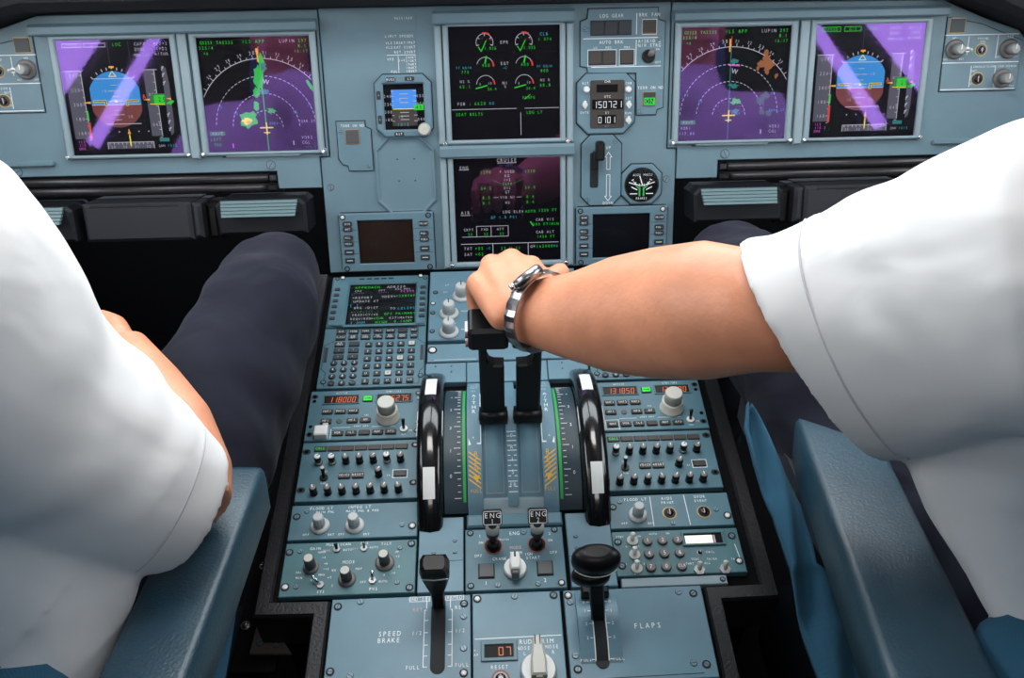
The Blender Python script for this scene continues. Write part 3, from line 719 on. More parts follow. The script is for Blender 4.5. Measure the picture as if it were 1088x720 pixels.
# datalink units ---------------------------------------------------------------------
def dcdu(x0, x1, y0, y1, sx0, sx1, sy0, sy1, label, scr):
    t = thing('datalink_unit', label, 'display', 'P', ((x0 + x1) / 2, y0, 0), 'datalink display units')
    mb = MB(); poly = rrect(x0, x1, y0, y1, 4, 2); mb.prism(offset(poly, 1.5), .05, 1, 'gap'); mb.ring(rect(x0, x1, y0, y1), rect(sx0, sx1, sy0, sy1), .5, 7, 'module_paint', 1.2)
    for k in range(1, 4):
        y = sy1 - (sy1 - sy0) * (k - .05) / 3.6 + 4; mb.stroke([(x0 + 2, y), (sx0 - 1, y)], .6, 7.05, 'gap'); mb.stroke([(sx1 + 1, y), (x1 - 2, y)], .6, 7.05, 'gap')
    part('bezel', mb, t)
    mb = MB(); mb.box(sx0, sx1, sy0, sy1, 1, 3.2, scr); part('screen', mb, t)
    mb = MB(); mb.box(sx0, sx1, sy0, sy1, 4.6, 5, 'clear_glass'); part('cover_glass', mb, t)
    hh = (sy1 - sy0)
    for cx, words in (((x0 + sx0) / 2 - 1, ('DIM', 'BRT', 'MSG-', 'MSG+', '', '')), ((sx1 + x1) / 2 + 1, ('PRINT', 'PGE-', 'PGE+', '', '', ''))):
        yy = (sy1 - 4, sy1 - 12, sy1 - 25, sy1 - 34, sy1 - 47, sy1 - 60) if len([w for w in words if w]) == 4 else (sy1 - 6, sy1 - 21, sy1 - 30, sy1 - 44, sy1 - 58)
        for y, w in zip(yy, words):
            mb = MB(); mb.prism(rrect(cx - 7, cx + 7, y - 3.8, y + 3.8, 2.5 if w else .8, 3), 6.9, 9, 'key_dark', .6)
            if w: mb.text(w, cx, y, 3.0, 'ink', 9.1, adv=.6)
            else: mb.stroke([(cx - 4, y), (cx + 4, y)], 1.0, 9.1, 'ink')
            part('push_button', mb, t, (cx, y, 6.9))
    for x, y, k in ((x0 + 6, y1 - 5, 'bright'), (x1 - 7, y1 - 5, 'dark'), (x0 + 7, y0 + 5, 'dark'), (x1 - 8, y0 + 5, 'dark')): screw(t, x, y, 7, 3.2, k if x0 < 0 else {'bright': 'dark', 'dark': 'bright' if (x > 200 and y > 60) else 'dark'}[k])
dcdu(-243, -102, -1 + 4, 92, -216, -133, 15, 81, 'datalink unit with a brown blank screen below the empty octagonal recess', 'screen_lcd')
dcdu(114, 252, 3, 92, 139, 226, 14, 81, 'datalink unit with a black blank screen below the brake pressure gauge', 'screen_black')

# landing gear and brake panel ---------------------------------------------------------
t = thing('landing_gear_panel', 'L-shaped landing gear and auto brake button panel above the digital clock', 'control panel', 'P', (180, 226, 0))
poly = [(203, 226), (231, 226), (232, 233), (241, 236), (241, 354), (231, 357), (230, 373), (131, 373), (130, 360), (120, 356), (120, 296), (130, 294), (131, 286), (201, 285)]
a = sum(poly[i - 1][0] * poly[i][1] - poly[i][0] * poly[i - 1][1] for i in range(len(poly)))
if a < 0: poly = poly[::-1]
mb = MB(); plate(mb, poly); part('face_plate', mb, t)
mb = MB(); z = 3.1
mb.stroke([(124, 333), (231, 333)], .9, z, 'ink'); mb.stroke([(136, 294), (236, 294)], .9, z, 'ink'); mb.stroke([(200, 366), (200, 338)], .9, z, 'ink'); mb.stroke([(200, 330), (200, 296)], .9, z, 'ink')
for s, x, y, h in (('LDG GEAR', 164, 363.5, 4.6), ('BRK FAN', 218, 364, 4.6), ('AUTO BRK', 164, 328, 4.6), ('A/SKID &', 219, 328.5, 4.4), ('N/W STRG', 219, 322.5, 4.4), ('LO', 141, 320.5, 3), ('MED', 160, 320.5, 3), ('MAX', 187, 320.5, 3), ('ON', 231, 317, 3), ('OFF', 232, 299, 3.2), ('TERR ON ND', 222, 264, 4.0)): mb.text(s, x, y, h, 'ink', z, adv=.66)
mb.stroke(rect(130.5, 171.5, 295.8, 317.8), .6, z, 'ink', closed=True); mb.stroke(rect(176.2, 197.6, 295.8, 317.8), .6, z, 'ink', closed=True)
part('lettering', mb, t, (180, 226, 3))
for k in range(3): button(t, 134 + 19.7 * k, 153.4 + 19.7 * k, 337, 357.5, face='key_dark')
button(t, 207.5, 229, 337, 358, 3, 'ink', 'key_brown', bar='red_line', label='square button with a red bar')
for x in (131.5, 151.5, 177): button(t, x, x + 19.5, 297, 316.5, face='key_brown')
mb = MB(); mb.cyl((218, 307.5, 3), 9.5, 3, 'black_plastic', 24, bev=1); k_ = part('toggle_switch', mb, t, (218, 307.5, 3))
mb = MB(); mb.tube([(218, 307.5, 5), (219.5, 311, 14), (220.5, 314, 22)], [3, 4, 4.6], 'knob_grey', 12); part('switch_bat', mb, k_, (218, 307.5, 5))
button(t, 211, 230.5, 238.5, 258.5, 3, 'brass', 'key_dark'); mb = MB(); mb.text('ON', 221, 245, 7, 'e_led_green', 5.9); mb.stroke(rect(213.5, 228, 240.6, 249.4), 1.0, 5.9, 'e_led_green', closed=True); part('green_legend', mb, t, (221, 245, 5.7), 'lit green ON legend')
screw(t, 127, 346, 3, 3.2); screw(t, 234, 331, 3, 3.0); screw(t, 208, 231, 3, 3.0)

# clock ---------------------------------------------------------------------------------
t = thing('clock', 'eight-sided digital clock with white segment digits and white knobs', 'clock', 'P', (157, 200, 0))
mb = MB(); poly = octa(115, 199, 200, 285, 13, 16); mb.prism(offset(poly, 1.6), .05, 1, 'gap'); mb.prism(poly, .5, 5, 'module_paint', 1.5); part('bezel', mb, t)
mb = MB(); mb.prism(rrect(134, 184, 208, 276, 3), 4.9, 6, 'key_brown', .4); part('dial_face', mb, t)
mb = MB()
for x0, x1, y0, y1 in ((143, 174, 259, 270), (137, 182, 235, 249), (145, 172, 214, 227)): mb.box(x0, x1, y0, y1, 5.9, 6.3, 'screen_black')
def seg7(m, ch, x, y, w, h, mt, z, th=None, slant=0.0):
    S = {'0': 'abcdef', '1': 'bc', '2': 'abged', '3': 'abgcd', '4': 'fgbc', '5': 'afgcd', '6': 'afgedc', '7': 'abc', '8': 'abcdefg', '9': 'abfgcd', '.': ''}[ch]
    th = th or w * .2
    P = {'a': [(0, h), (w, h)], 'b': [(w, h), (w, h / 2)], 'c': [(w, h / 2), (w, 0)], 'd': [(0, 0), (w, 0)], 'e': [(0, 0), (0, h / 2)], 'f': [(0, h / 2), (0, h)], 'g': [(0, h / 2), (w, h / 2)]}
    for q in S: m.stroke([(x + a + b * slant, y + b) for a, b in P[q]], th, z, mt)
for k, ch in enumerate('150721'): seg7(mb, ch, 139 + 7.3 * k, 237.5, 4, 8.5, 'e_seg_white', 6.4)
for k, ch in enumerate('0101'): seg7(mb, ch, 146.5 + 6.6 * k, 216, 3.8, 8, 'e_seg_white', 6.4)
part('digital_readout', mb, t, (159, 240, 6))
mb = MB()
for s, x, y in (('CHR', 159, 274), ('UTC', 159, 253), ('ET', 159, 230), ('RST', 127, 272), ('CHR', 190, 271), ('DATE', 126, 231), ('SET', 190, 250), ('RUN', 190, 229)): mb.text(s, x, y, 3.2, 'ink', 6.1 if 140 < x < 180 else 5.1)
mb.text('ET', 159, 211, 3, 'e_cyan', 6.1); part('lettering', mb, t, (157, 240, 5))
for x, y, r in ((128.5, 263.5, 5), (189, 262.5, 5), (126, 242, 4.5), (190, 241, 4.5), (190, 219, 4.5)):
    mb = MB(); mb.lathe([(r, 0), (r * .9, 6), (r * .6, 9)], (x, y, 5), 'white_plastic', 16)
    if y < 245: mb.box(x - 1.5, x + 1.5, y - 5, y + 6, 11, 14, 'white_plastic', .6)
    part('clock_knob', mb, t, (x, y, 5))

# gear lever panel -------------------------------------------------------------------------
t = thing('gear_lever_panel', 'tall eight-sided landing gear lever plate with black slot and up and down arrows', 'control panel', 'P', (152, 95, 0))
mb = MB(); plate(mb, octa(122, 181, 95, 198, 13, 13), 3.5, gap=1.6); part('face_plate', mb, t)
mb = MB(); mb.prism(rrect(134.5, 147, 121, 173, 3), 3.4, 3.8, 'gap'); part('lever_slot', mb, t, (141, 121, 3.4))
mb = MB(); z = 3.6
mb.stroke([(159.5, 148), (159.5, 166), (157, 166), (162, 173), (167, 166), (164.5, 166), (164.5, 148)], .8, z, 'ink', closed=True)
mb.stroke([(159.5, 140), (159.5, 108), (157, 108), (162, 101), (167, 108), (164.5, 108), (164.5, 140)], .8, z, 'ink', closed=True)
mb.text('UP', 162, 180, 4, 'ink', z); mb.text('DOWN', 162, 97.8, 4, 'ink', z); part('lettering', mb, t, (162, 95, 3.5))
mb = MB(); mb.prism([(137, 150), (145, 150), (147, 176), (139, 176)], 3.8, 16, 'black_plastic', 2); k_ = part('gear_lever', mb, t, (141, 160, 3.8))
mb = MB(); mb.prism(rrect(141, 154, 163, 191, 4), 12, 26, 'black_plastic', 3); part('lever_grip', mb, k_, (147, 177, 12))
screw(t, 172, 189, 3.5, 3); screw(t, 131, 103, 3.5, 3)

# brake pressure gauge -------------------------------------------------------------------------
t = thing('pressure_gauge', 'round brake pressure gauge with green arcs in an eight-sided bezel', 'gauge', 'P', (212, 94, 0))
mb = MB(); poly = octa(182.5, 242, 95, 154, 14); mb.prism(offset(poly, 1.6), .05, 1, 'gap'); mb.prism(poly, .5, 6, 'module_paint', 2); mb.cyl((212, 124, 5.9), 26, .6, 'gap', 36); part('bezel', mb, t)
mb = MB(); mb.cyl((212, 124, 6.3), 24, .6, 'black_matte', 36); d_ = part('dial_face', mb, t, (212, 124, 6.3))
mb = MB(); z = 7.1
for s, x, y in (('ACCU', 204, 139), ('PRESS', 221, 139), ('BRAKES', 212, 104)): mb.text(s, x, y, 3.2, 'ink', z, adv=.62)
for a in (200, 228, 255, 285, 312, 340): mb.stroke([(212 + 13 * cos(radians(a)), 136 + 11 * sin(radians(a))), (212 + 16 * cos(radians(a)), 136 + 14 * sin(radians(a)))], 1.2, z, 'ink')
for sg in (-1, 1):
    mb.stroke([(212 + sg * 3, 108), (212 + sg * 3, 120)], 2.4, z, 'green_band'); mb.stroke([(212 + sg * 3, 119), (212 + sg * 8, 122)], 1.8, z, 'green_band')
    for yy, L in ((111, 10), (124, 12), (117, 8)): mb.stroke([(212 + sg * 7, yy), (212 + sg * (7 + L), yy + (4 if yy > 112 else 0))], 1.3, z, 'ink')
mb.stroke([(213, 124), (209, 137)], 1.5, z + .3, 'ink'); mb.stroke(arc(212, 138, 15, 215, 325, 12), 1.0, z, 'ink'); part('dial_markings', mb, d_, (212, 124, 7))
mb = MB(); mb.cyl((212, 124, 8.5), 24.5, .4, 'clear_glass', 36); part('cover_glass', mb, t, (212, 124, 8.5))

# ------------------------------------------------------------------ under the panel
def rod_pair(sg, label):
    t = thing('slide_rail', label, 'rail', 'P', (sg * 500, 127, -6), 'table slide rails')
    a, b = sorted((sg * 328, sg * 860))
    mb = MB(); mb.box(a, b, 124, 156, -34, -26, 'gap'); part('recess', mb, t, (a, 124, -34))
    for y in (147, 133):
        mb = MB(); mb.tube([(sg * 343, y, -6), (sg * 860, y, -6)], 6.6, 'rod_metal', 16); part('rod', mb, t, (sg * 343, y, -6))
    mb = MB(); mb.box(*sorted((sg * 330, sg * 345)), 129, 138, -12, 4, 'black_plastic', 1.5); mb.box(*sorted((sg * 331, sg * 341)), 143, 151, -10, 2, 'grey_plastic', 1.5); part('end_clamp', mb, t, (sg * 337, 129, -12))
rod_pair(-1, 'pair of dark sliding rods ahead of the pilot resting his elbow'); rod_pair(1, 'pair of dark sliding rods partly behind the reaching pilot\'s white shoulder')
def ribbed(x0, x1, y0, y1, label, z0=-40, depth=70):
    t = thing('footrest', label, 'footrest', 'P', ((x0 + x1) / 2, y0, z0), 'folding footrests')
    mb = MB(); mb.prism([(x0 - 5, y0 - 28), (x1 + 8, y0 - 28), (x1 + 8, y1 - 6), (x1, y1 + 1), (x0, y1 + 1), (x0 - 8, y1 - 8)], z0, z0 + depth, 'dark_box', 4); part('housing', mb, t)
    prof = []; N = 5; zt = z0 + depth
    mb = MB()
    for k in range(N):
        ya = y1 - (y1 - y0) * k / N; yb = y1 - (y1 - y0) * (k + .82) / N; za = zt + 2 + 3.0 * k
        mb.loft([[(x, ya, za - 6), (x, ya, za), (x, yb, za + 1.6), (x, yb, za - 6)] for x in (x0 + 2 + k * .6, x1 - 3 - k * .6)], 'tread_paint', smooth=False)
    part('ribbed_tread', mb, t, ((x0 + x1) / 2, y0, zt), 'ribbed blue-grey tread')
ribbed(-410, -294, 97, 119, 'ribbed blue-grey folding footrest just above the resting pilot\'s navy knee')
ribbed(294, 412, 97, 119, 'ribbed blue-grey folding footrest just above the reaching pilot\'s knee')
ribbed(-700, -632, 93, 116, 'ribbed blue-grey footrest mostly hidden behind the resting pilot\'s white shoulder')
def tray(sg, label):
    t = thing('stowage_box', label, 'box', 'P', (sg * 530, 62, -60), 'stowage boxes under the panel')
    a, b = sorted((sg * 455, sg * 612))
    e0, e1 = sorted((sg * 440, sg * 455))
    mb = MB(); mb.prism(rect(a, b, 62, 118), -60, 24, 'grey_plastic', 5); part('box_body', mb, t)
    mb = MB(); mb.prism([(e0, 64), (e1 - .6, 64), (e1 - .6, 116), (e0, 116)], -55, 22, 'grey_plastic', 5); mb.prism(rect(*sorted((sg * 420, sg * 440)), 58, 112), -60, 4, 'black_plastic', 6); part('end_cap', mb, t, (sg * 447, 64, -60))
    mb = MB(); mb.box(*sorted((sg * 472, sg * 600)), 113.5, 116.5, 23.8, 25, 'rod_metal', .5); part('lid_edge', mb, t, (sg * 530, 114, 24))
tray(-1, 'dark grey stowage box between two ribbed footrests'); tray(1, 'dark grey stowage box beside one footrest and the reaching pilot\'s shoulder')

# glareshield --------------------------------------------------------------------------------
mb = MB(); prof = [(381.5, -20), (381.5, 52), (392, 66), (420, 74), (470, 60), (480, -20)]
def gl(x, dy): return [(x, y + dy, z) for y, z in prof]
mb.loft([gl(-960, -62), gl(-760, -30), gl(-660, -6), gl(-630, 0), gl(0, 0), gl(630, -3), gl(690, -20), gl(790, -60), gl(960, -110)], 'glare_fabric', smooth=False)
single('glareshield', mb, 'dark grey glareshield running across the top above all the displays', 'glareshield', 'P', (0, 382, 0))
# ================================================================== CENTRE PEDESTAL
t = PED = thing('centre_pedestal', 'centre pedestal with black rubber edging between the two seats', 'pedestal', 'Q', (0, -330, -600))
mb = MB(); mb.prism([(-270, -2), (-270, -556), (-210, -556), (-210, -900), (208, -900), (208, -556), (270, -556), (270, -2)], -520, -6, 'black_matte'); part('body', mb, t, (0, -330, -520))
def rail(sg):
    mb = MB(); w = 9
    path = [(sg * 273, -8), (sg * 279, -560), (sg * 215, -561), (sg * 217, -900)]
    P = [Vector(p) for p in path]
    n = len(P); L = []; R_ = []
    for i in range(n):
        d1 = (P[i] - P[i - 1]).normalized() if i else (P[1] - P[0]).normalized(); d2 = (P[i + 1] - P[i]).normalized() if i < n - 1 else d1
        nn = Vector((-(d1.y), d1.x)) + Vector((-(d2.y), d2.x)); nn.normalize(); k = max(.4, nn.dot(Vector((-d1.y, d1.x))))
        L.append(P[i] + nn * w / k); R_.append(P[i] - nn * w / k)
    rings = []
    for a, b in zip(L, R_):
        c = (a + b) / 2
        rings.append([(a.x, a.y, -60), (a.x, a.y, 1), ((a.x * 3 + c.x) / 4, (a.y * 3 + c.y) / 4, 5), ((b.x * 3 + c.x) / 4, (b.y * 3 + c.y) / 4, 5), (b.x, b.y, 1), (b.x, b.y, -60)])
    mb.loft(rings, 'rail_rubber', smooth=False)
    part('edge_rail', mb, t, (sg * 276, -330, 0))
rail(-1); rail(1)

TOP = 3.0
def module(name, label, cat, x0, x1, y0, y1, m='module_teal', group=None, z1=TOP, bev=.8):
    th = thing(name, label, cat, 'Q', ((x0 + x1) / 2, (y0 + y1) / 2, -6), group)
    mb = MB(); mb.prism(rect(x0, x1, y0, y1), -6, z1, m, bev); part('face_plate', mb, th)
    return th
def letters(th, items, m='ink', z=TOP + .12, lines=()):
    mb = MB()
    for it in items:
        s, x, y, h = it[:4]; mb.text(s, x, y, h, it[4] if len(it) > 4 else m, z, adv=.64)
    for pts, w in lines: mb.stroke(pts, w, z, m)
    o = ORI[th.name]; part('lettering', mb, th, (o[0], o[1], z))
def key(th, x, y, w, h, legend='', m='key_dark', rnd=1.2, lh=2.6, z=TOP, ht=2.4, lm='ink', name='key', square_face=None):
    def b(mb):
        mb.prism(rrect(-w / 2 - .5, w / 2 + .5, -h / 2 - .5, h / 2 + .5, min(rnd + .3, h / 2), 3), -.1, .25, 'gap')
        mb.prism(rrect(-w / 2, w / 2, -h / 2, h / 2, min(rnd, h / 2 - .01), 3), 0, ht, m, .5, square_face)
        ls = legend.split('|')
        for k, l in enumerate(ls):
            if l: mb.text(l, 0, (len(ls) - 1) * lh * .62 - k * lh * 1.24, lh, lm, ht + .1, adv=.62)
    return inst(name, ('key', w, h, legend, m, rnd, lh, lm, square_face), b, th, (x, y, z))
def pot(th, x, y, ang=90, white=False, z=TOP, r=4.3):
    """small volume knob with grey top and pointer; white=True: popped out, lit white"""
    def b(mb):
        mb.cyl((0, 0, 0), r * 1.15, .3, 'gap', 18)
        if white: mb.cyl((0, 0, .3), r * .95, 4.5, 'white_plastic', 20); mb.lathe([(r, 4.5), (r, 13.2)], (0, 0, 0), 'black_plastic', 22)
        else: mb.lathe([(r * 1.06, .3), (r, 12)], (0, 0, 0), 'black_plastic', 22, flute=11, fd=.06)
    k = inst('volume_knob', ('pot', white, r), b, th, (x, y, z))
    def c(mb):
        zz = 13.2 if white else 12
        mb.lathe([(r * .93, zz), (r * .86, zz + .9), (r * .5, zz + 1.2)], (0, 0, -zz), 'white_plastic' if white else 'knob_cap', 20)
        mb.box(-.55, .55, 0, r * .85, 1.0, 1.5, 'knob_grey' if white else 'ink')
    inst('pointer_cap', ('potc', white, r), c, k, (x, y, z + (13.2 if white else 12)), rot=radians(ang - 90))
def corners(th, x0, x1, y0, y1, kinds='dddd', inset=6, r=3.4):
    for (x, y), k in zip(((x0 + inset, y1 - inset), (x1 - inset, y1 - inset), (x0 + inset, y0 + inset), (x1 - inset, y0 + inset)), kinds):
        if k == '-': continue
        screw(th, x, y, TOP, r, {'d': 'dark', 'b': 'bright', 'p': 'paint'}[k])
def cup(th, x, y, w=9, h=7):
    def b(mb): mb.prism(rrect(-w / 2, w / 2, -h / 2, h / 2, h / 2 - .1, 5), 0, .35, 'gap'); mb.cyl((0, 0, .3), 2.2, .4, 'black_gloss', 12)
    inst('fixing_recess', ('cup', w, h), b, th, (x, y, TOP))

# ------------------------------------------------------------------ flight management units
def mcdu(dx, label, lines):
    x = lambda v: v + dx
    t = module('flight_management_unit', label, 'control panel', x(-257), x(-113), -240, -15, 'module_teal', 'flight management keyboards', 4)
    mb = MB()
    mb.ring([(x(-256), -126), (x(-114), -126), (x(-114), -18), (x(-256), -18)], [(x(-229), -125.5), (x(-130), -125.5), (x(-130), -35), (x(-229), -35)], 3.5, 9, 'module_teal', 2.5)
    part('screen_bezel', mb, t, (x(-185), -72, 4))
    mb = MB()
    kb = [(x(-254), -205), (x(-248), -212), (x(-248), -236), (x(-120), -236), (x(-120), -214), (x(-114), -206), (x(-114), -160), (x(-124), -152), (x(-124), -128), (x(-240), -128), (x(-240), -150), (x(-254), -160)]
    mb.stroke(kb, .8, 4.12, 'gap', closed=True)
    part('panel_outline', mb, t, (x(-185), -180, 4))
    for k in range(5): m2 = MB(); m2.prism(rrect(x(-212 + 11 * k) - 4, x(-212 + 11 * k) + 4, -27, -24.4, 1.2, 3), 9, 9.4, 'gap'); part('status_lamp', m2, t, (x(-212 + 11 * k), -26, 9))
    for sx in (-250.5, -117.5):
        m2 = MB(); m2.box(x(sx) - 2.2, x(sx) + 2.2, -192, -164, 4, 4.6, 'key_dark'); part('annunciator', m2, t, (x(sx), -178, 4))
    mb = MB(); mb.box(x(-229.5), x(-129.5), -126, -34.5, 3.9, 5.0, 'screen_black'); s = part('screen', mb, t, (x(-180), -80, 3.9))
    mb = MB()
    for row in lines:
        txt, px, py, m_, h = row; mb.text(txt, x(px), py, h, m_, 5.15, adv=.66)
    part('screen_text', mb, s, (x(-180), -80, 5))
    mb = MB(); mb.box(x(-229), x(-130), -125.5, -35, 6.5, 6.9, 'clear_glass'); part('cover_glass', mb, t, (x(-180), -80, 6.5))
    for k in range(6):
        for kx in (-246.5 - .3 * k, -119.5): key(t, x(kx), -48 - 12.4 * k, 8, 5.6, '', 'key_dark', z=8, ht=2.8, name='line_key'); 
    top = (('DIR', 'PROG', 'PERF', 'INIT', 'DATA', '', 'BRT'), ('F-PLN', 'RAD|NAV', 'FUEL|PRED', 'SEC|F-PLN', 'ATC|COMM', 'MCDU|MENU', 'DIM'))
    for r, row in enumerate(top):
        for k, l in enumerate(row):
            w = 13 if k < 6 else 9
            key(t, x(-233 + 17.4 * k - (1.2 if k == 6 else 0)), -134.5 - 11.5 * r, w, 8, l, z=4, lh=2.7 if '|' not in l else 2.3, lm='ink')
    for r, row in enumerate((('AIR|PORT', ''), ('\u2190', '\u2191'), ('\u2192', '\u2193'))):
        for k, l in enumerate(row): key(t, x(-233 + 20 * k), -159 - 12.3 * r, 14, 8.5, l.replace('\u2190', '<').replace('\u2192', '>').replace('\u2191', '^').replace('\u2193', 'v'), z=4, lh=2.6)
    L = 'ABCDEFGHIJKLMNOPQRSTUVWXYZ'
    for i in range(30):
        r, k = divmod(i, 5); ch = L[i] if i < 26 else ('/', 'SP', 'OV|FY', 'CLR')[i - 26]
        lit = i in (4, 13, 18, 22, 28) or i == 29 and False
        if i in (4, 13, 22): key(t, x(-192.5 + 15.1 * k), -161 - 13.9 * r, 9, 8.2, ch, 'key_grey', lh=3.6, z=4, square_face='cream', lm='key_dark')
        else: key(t, x(-192.5 + 15.1 * k), -161 - 13.9 * r, 9, 8.2, ch, z=4, lh=3.8 if '|' not in ch and len(ch) < 2 else 2.5)
    for i, ch in enumerate(('1', '2', '3', '4', '5', '6', '7', '8', '9', '.', '0', '+/-')):
        r, k = divmod(i, 3); key(t, x(-238 + 14.2 * k), -195 - 12.4 * r, 8.6, 8.6, ch, rnd=4.3, lh=4 if len(ch) == 1 else 2.2, z=4)
    screw(t, x(-241), -22, 9, 3, 'bright'); screw(t, x(-124), -22, 9, 3, 'bright'); screw(t, x(-249), -229, 4, 3, 'dark'); screw(t, x(-118), -222, 4, 3, 'dark'); screw(t, x(-249), -24, 9, 2.4, 'dark'); screw(t, x(-117), -27, 9, 2.4, 'dark')
G, W_, M_, C_ = 'e_green', 'e_white', 'e_magenta', 'e_cyan'
scr = [('APPROACH', -203, -40.5, G, 5), ('ADR320', -160, -40.5, W_, 5), ('CRZ', -216, -48, W_, 3.6), ('OPT', -181, -48, W_, 3.6), ('REC MAX', -150, -46, W_, 3.4), ('FL390', -143, -51, M_, 4.4), ('-----', -214, -52.5, W_, 3.4), ('-----', -178, -52.5, W_, 3.4),
       ('<REPORT', -209, -63, W_, 4.6), ('VDEV=', -170, -62, W_, 4.6), ('+10870FT', -143, -61, G, 4.4), ('UPDATE AT', -203, -71, W_, 4.4), ('*[ ]', -222, -79, C_, 4.6),
       ('BRG /DIST', -202, -85, W_, 4.2), ('TO', -163, -88, W_, 4.4), ('LZL295', -143, -88, C_, 4.6), ('---/----.-', -203, -93, G, 4.4), ('PREDICTIVE', -202, -100, W_, 4.0), ('GPS PRIMARY', -152, -99, G, 4.4), ('REQUIRED', -208, -108, W_, 4.0), ('ACCUR', -184, -108, G, 4.0), ('ESTIMATED', -150, -108, W_, 4.0),
       ('3.0NM', -212, -116, C_, 4.6), ('HIGH', -178, -116, G, 4.6), ('0.16NM', -147, -115, G, 4.6)]
mcdu(0, 'fully visible flight management keyboard with green screen text beside the navy knee', scr)
mcdu(371, 'flight management keyboard mostly hidden under the reaching bare forearm', [(a, b, c, d, e) for a, b, c, d, e in scr])

# ------------------------------------------------------------------ switching panel in the middle
t = module('switching_panel', 'switching panel with clear white rotary knobs behind the hand', 'control panel', -110, 110, -156, -8, 'pedestal_paint', None, 5, 1.5)
def crystal(th, x, y, ang=0):
    mb = MB(); mb.lathe([(14, 0), (14, 2.5), (11.5, 5)], (x, y, 5), 'clear_white', 30); k = part('rotary_knob', mb, th, (x, y, 5), 'clear white knob')
    mb = MB(); mb.lathe([(9.5, 4), (8.8, 21), (7, 23)], (x, y, 5), 'clear_white', 28, flute=14, fd=.10); mb.box(x - .7, x + .7, y, y + 8, 28, 28.4, 'gap'); part('knob_cap', mb, k, (x, y, 9))
for x, y in ((-80, -103), (-80, -141), (-62, -66), (80, -103), (80, -141), (62, -66)): crystal(t, x, y)
for x, y, k in ((-101, -56, 'dark'), (-104, -100, 'dark'), (-104, -80, 'bright'), (-104, -138, 'dark'), (104, -100, 'dark'), (102, -56, 'dark')): screw(t, x, y, 5, 2.8, k)
letters(t, [('ATT HDG', -80, -84, 2.6), ('NORM', -58, -98, 2.4), ('AIR DATA', -80, -123, 2.6), ('NORM', -58, -136, 2.4), ('LT', -84, -40, 3), ('OFF', -86, -56, 2.6)], z=5.15)
t = module('cover_plate', 'plain blue-grey cover plate between keyboard and thrust levers', 'cover plate', -110, 110, -196, -162, 'pedestal_paint', None, 3, 1)
screw(t, -103, -174, 3, 5, 'bright')
letters(t, [], lines=[([(-100, -193), (-42, -193)], .5)])

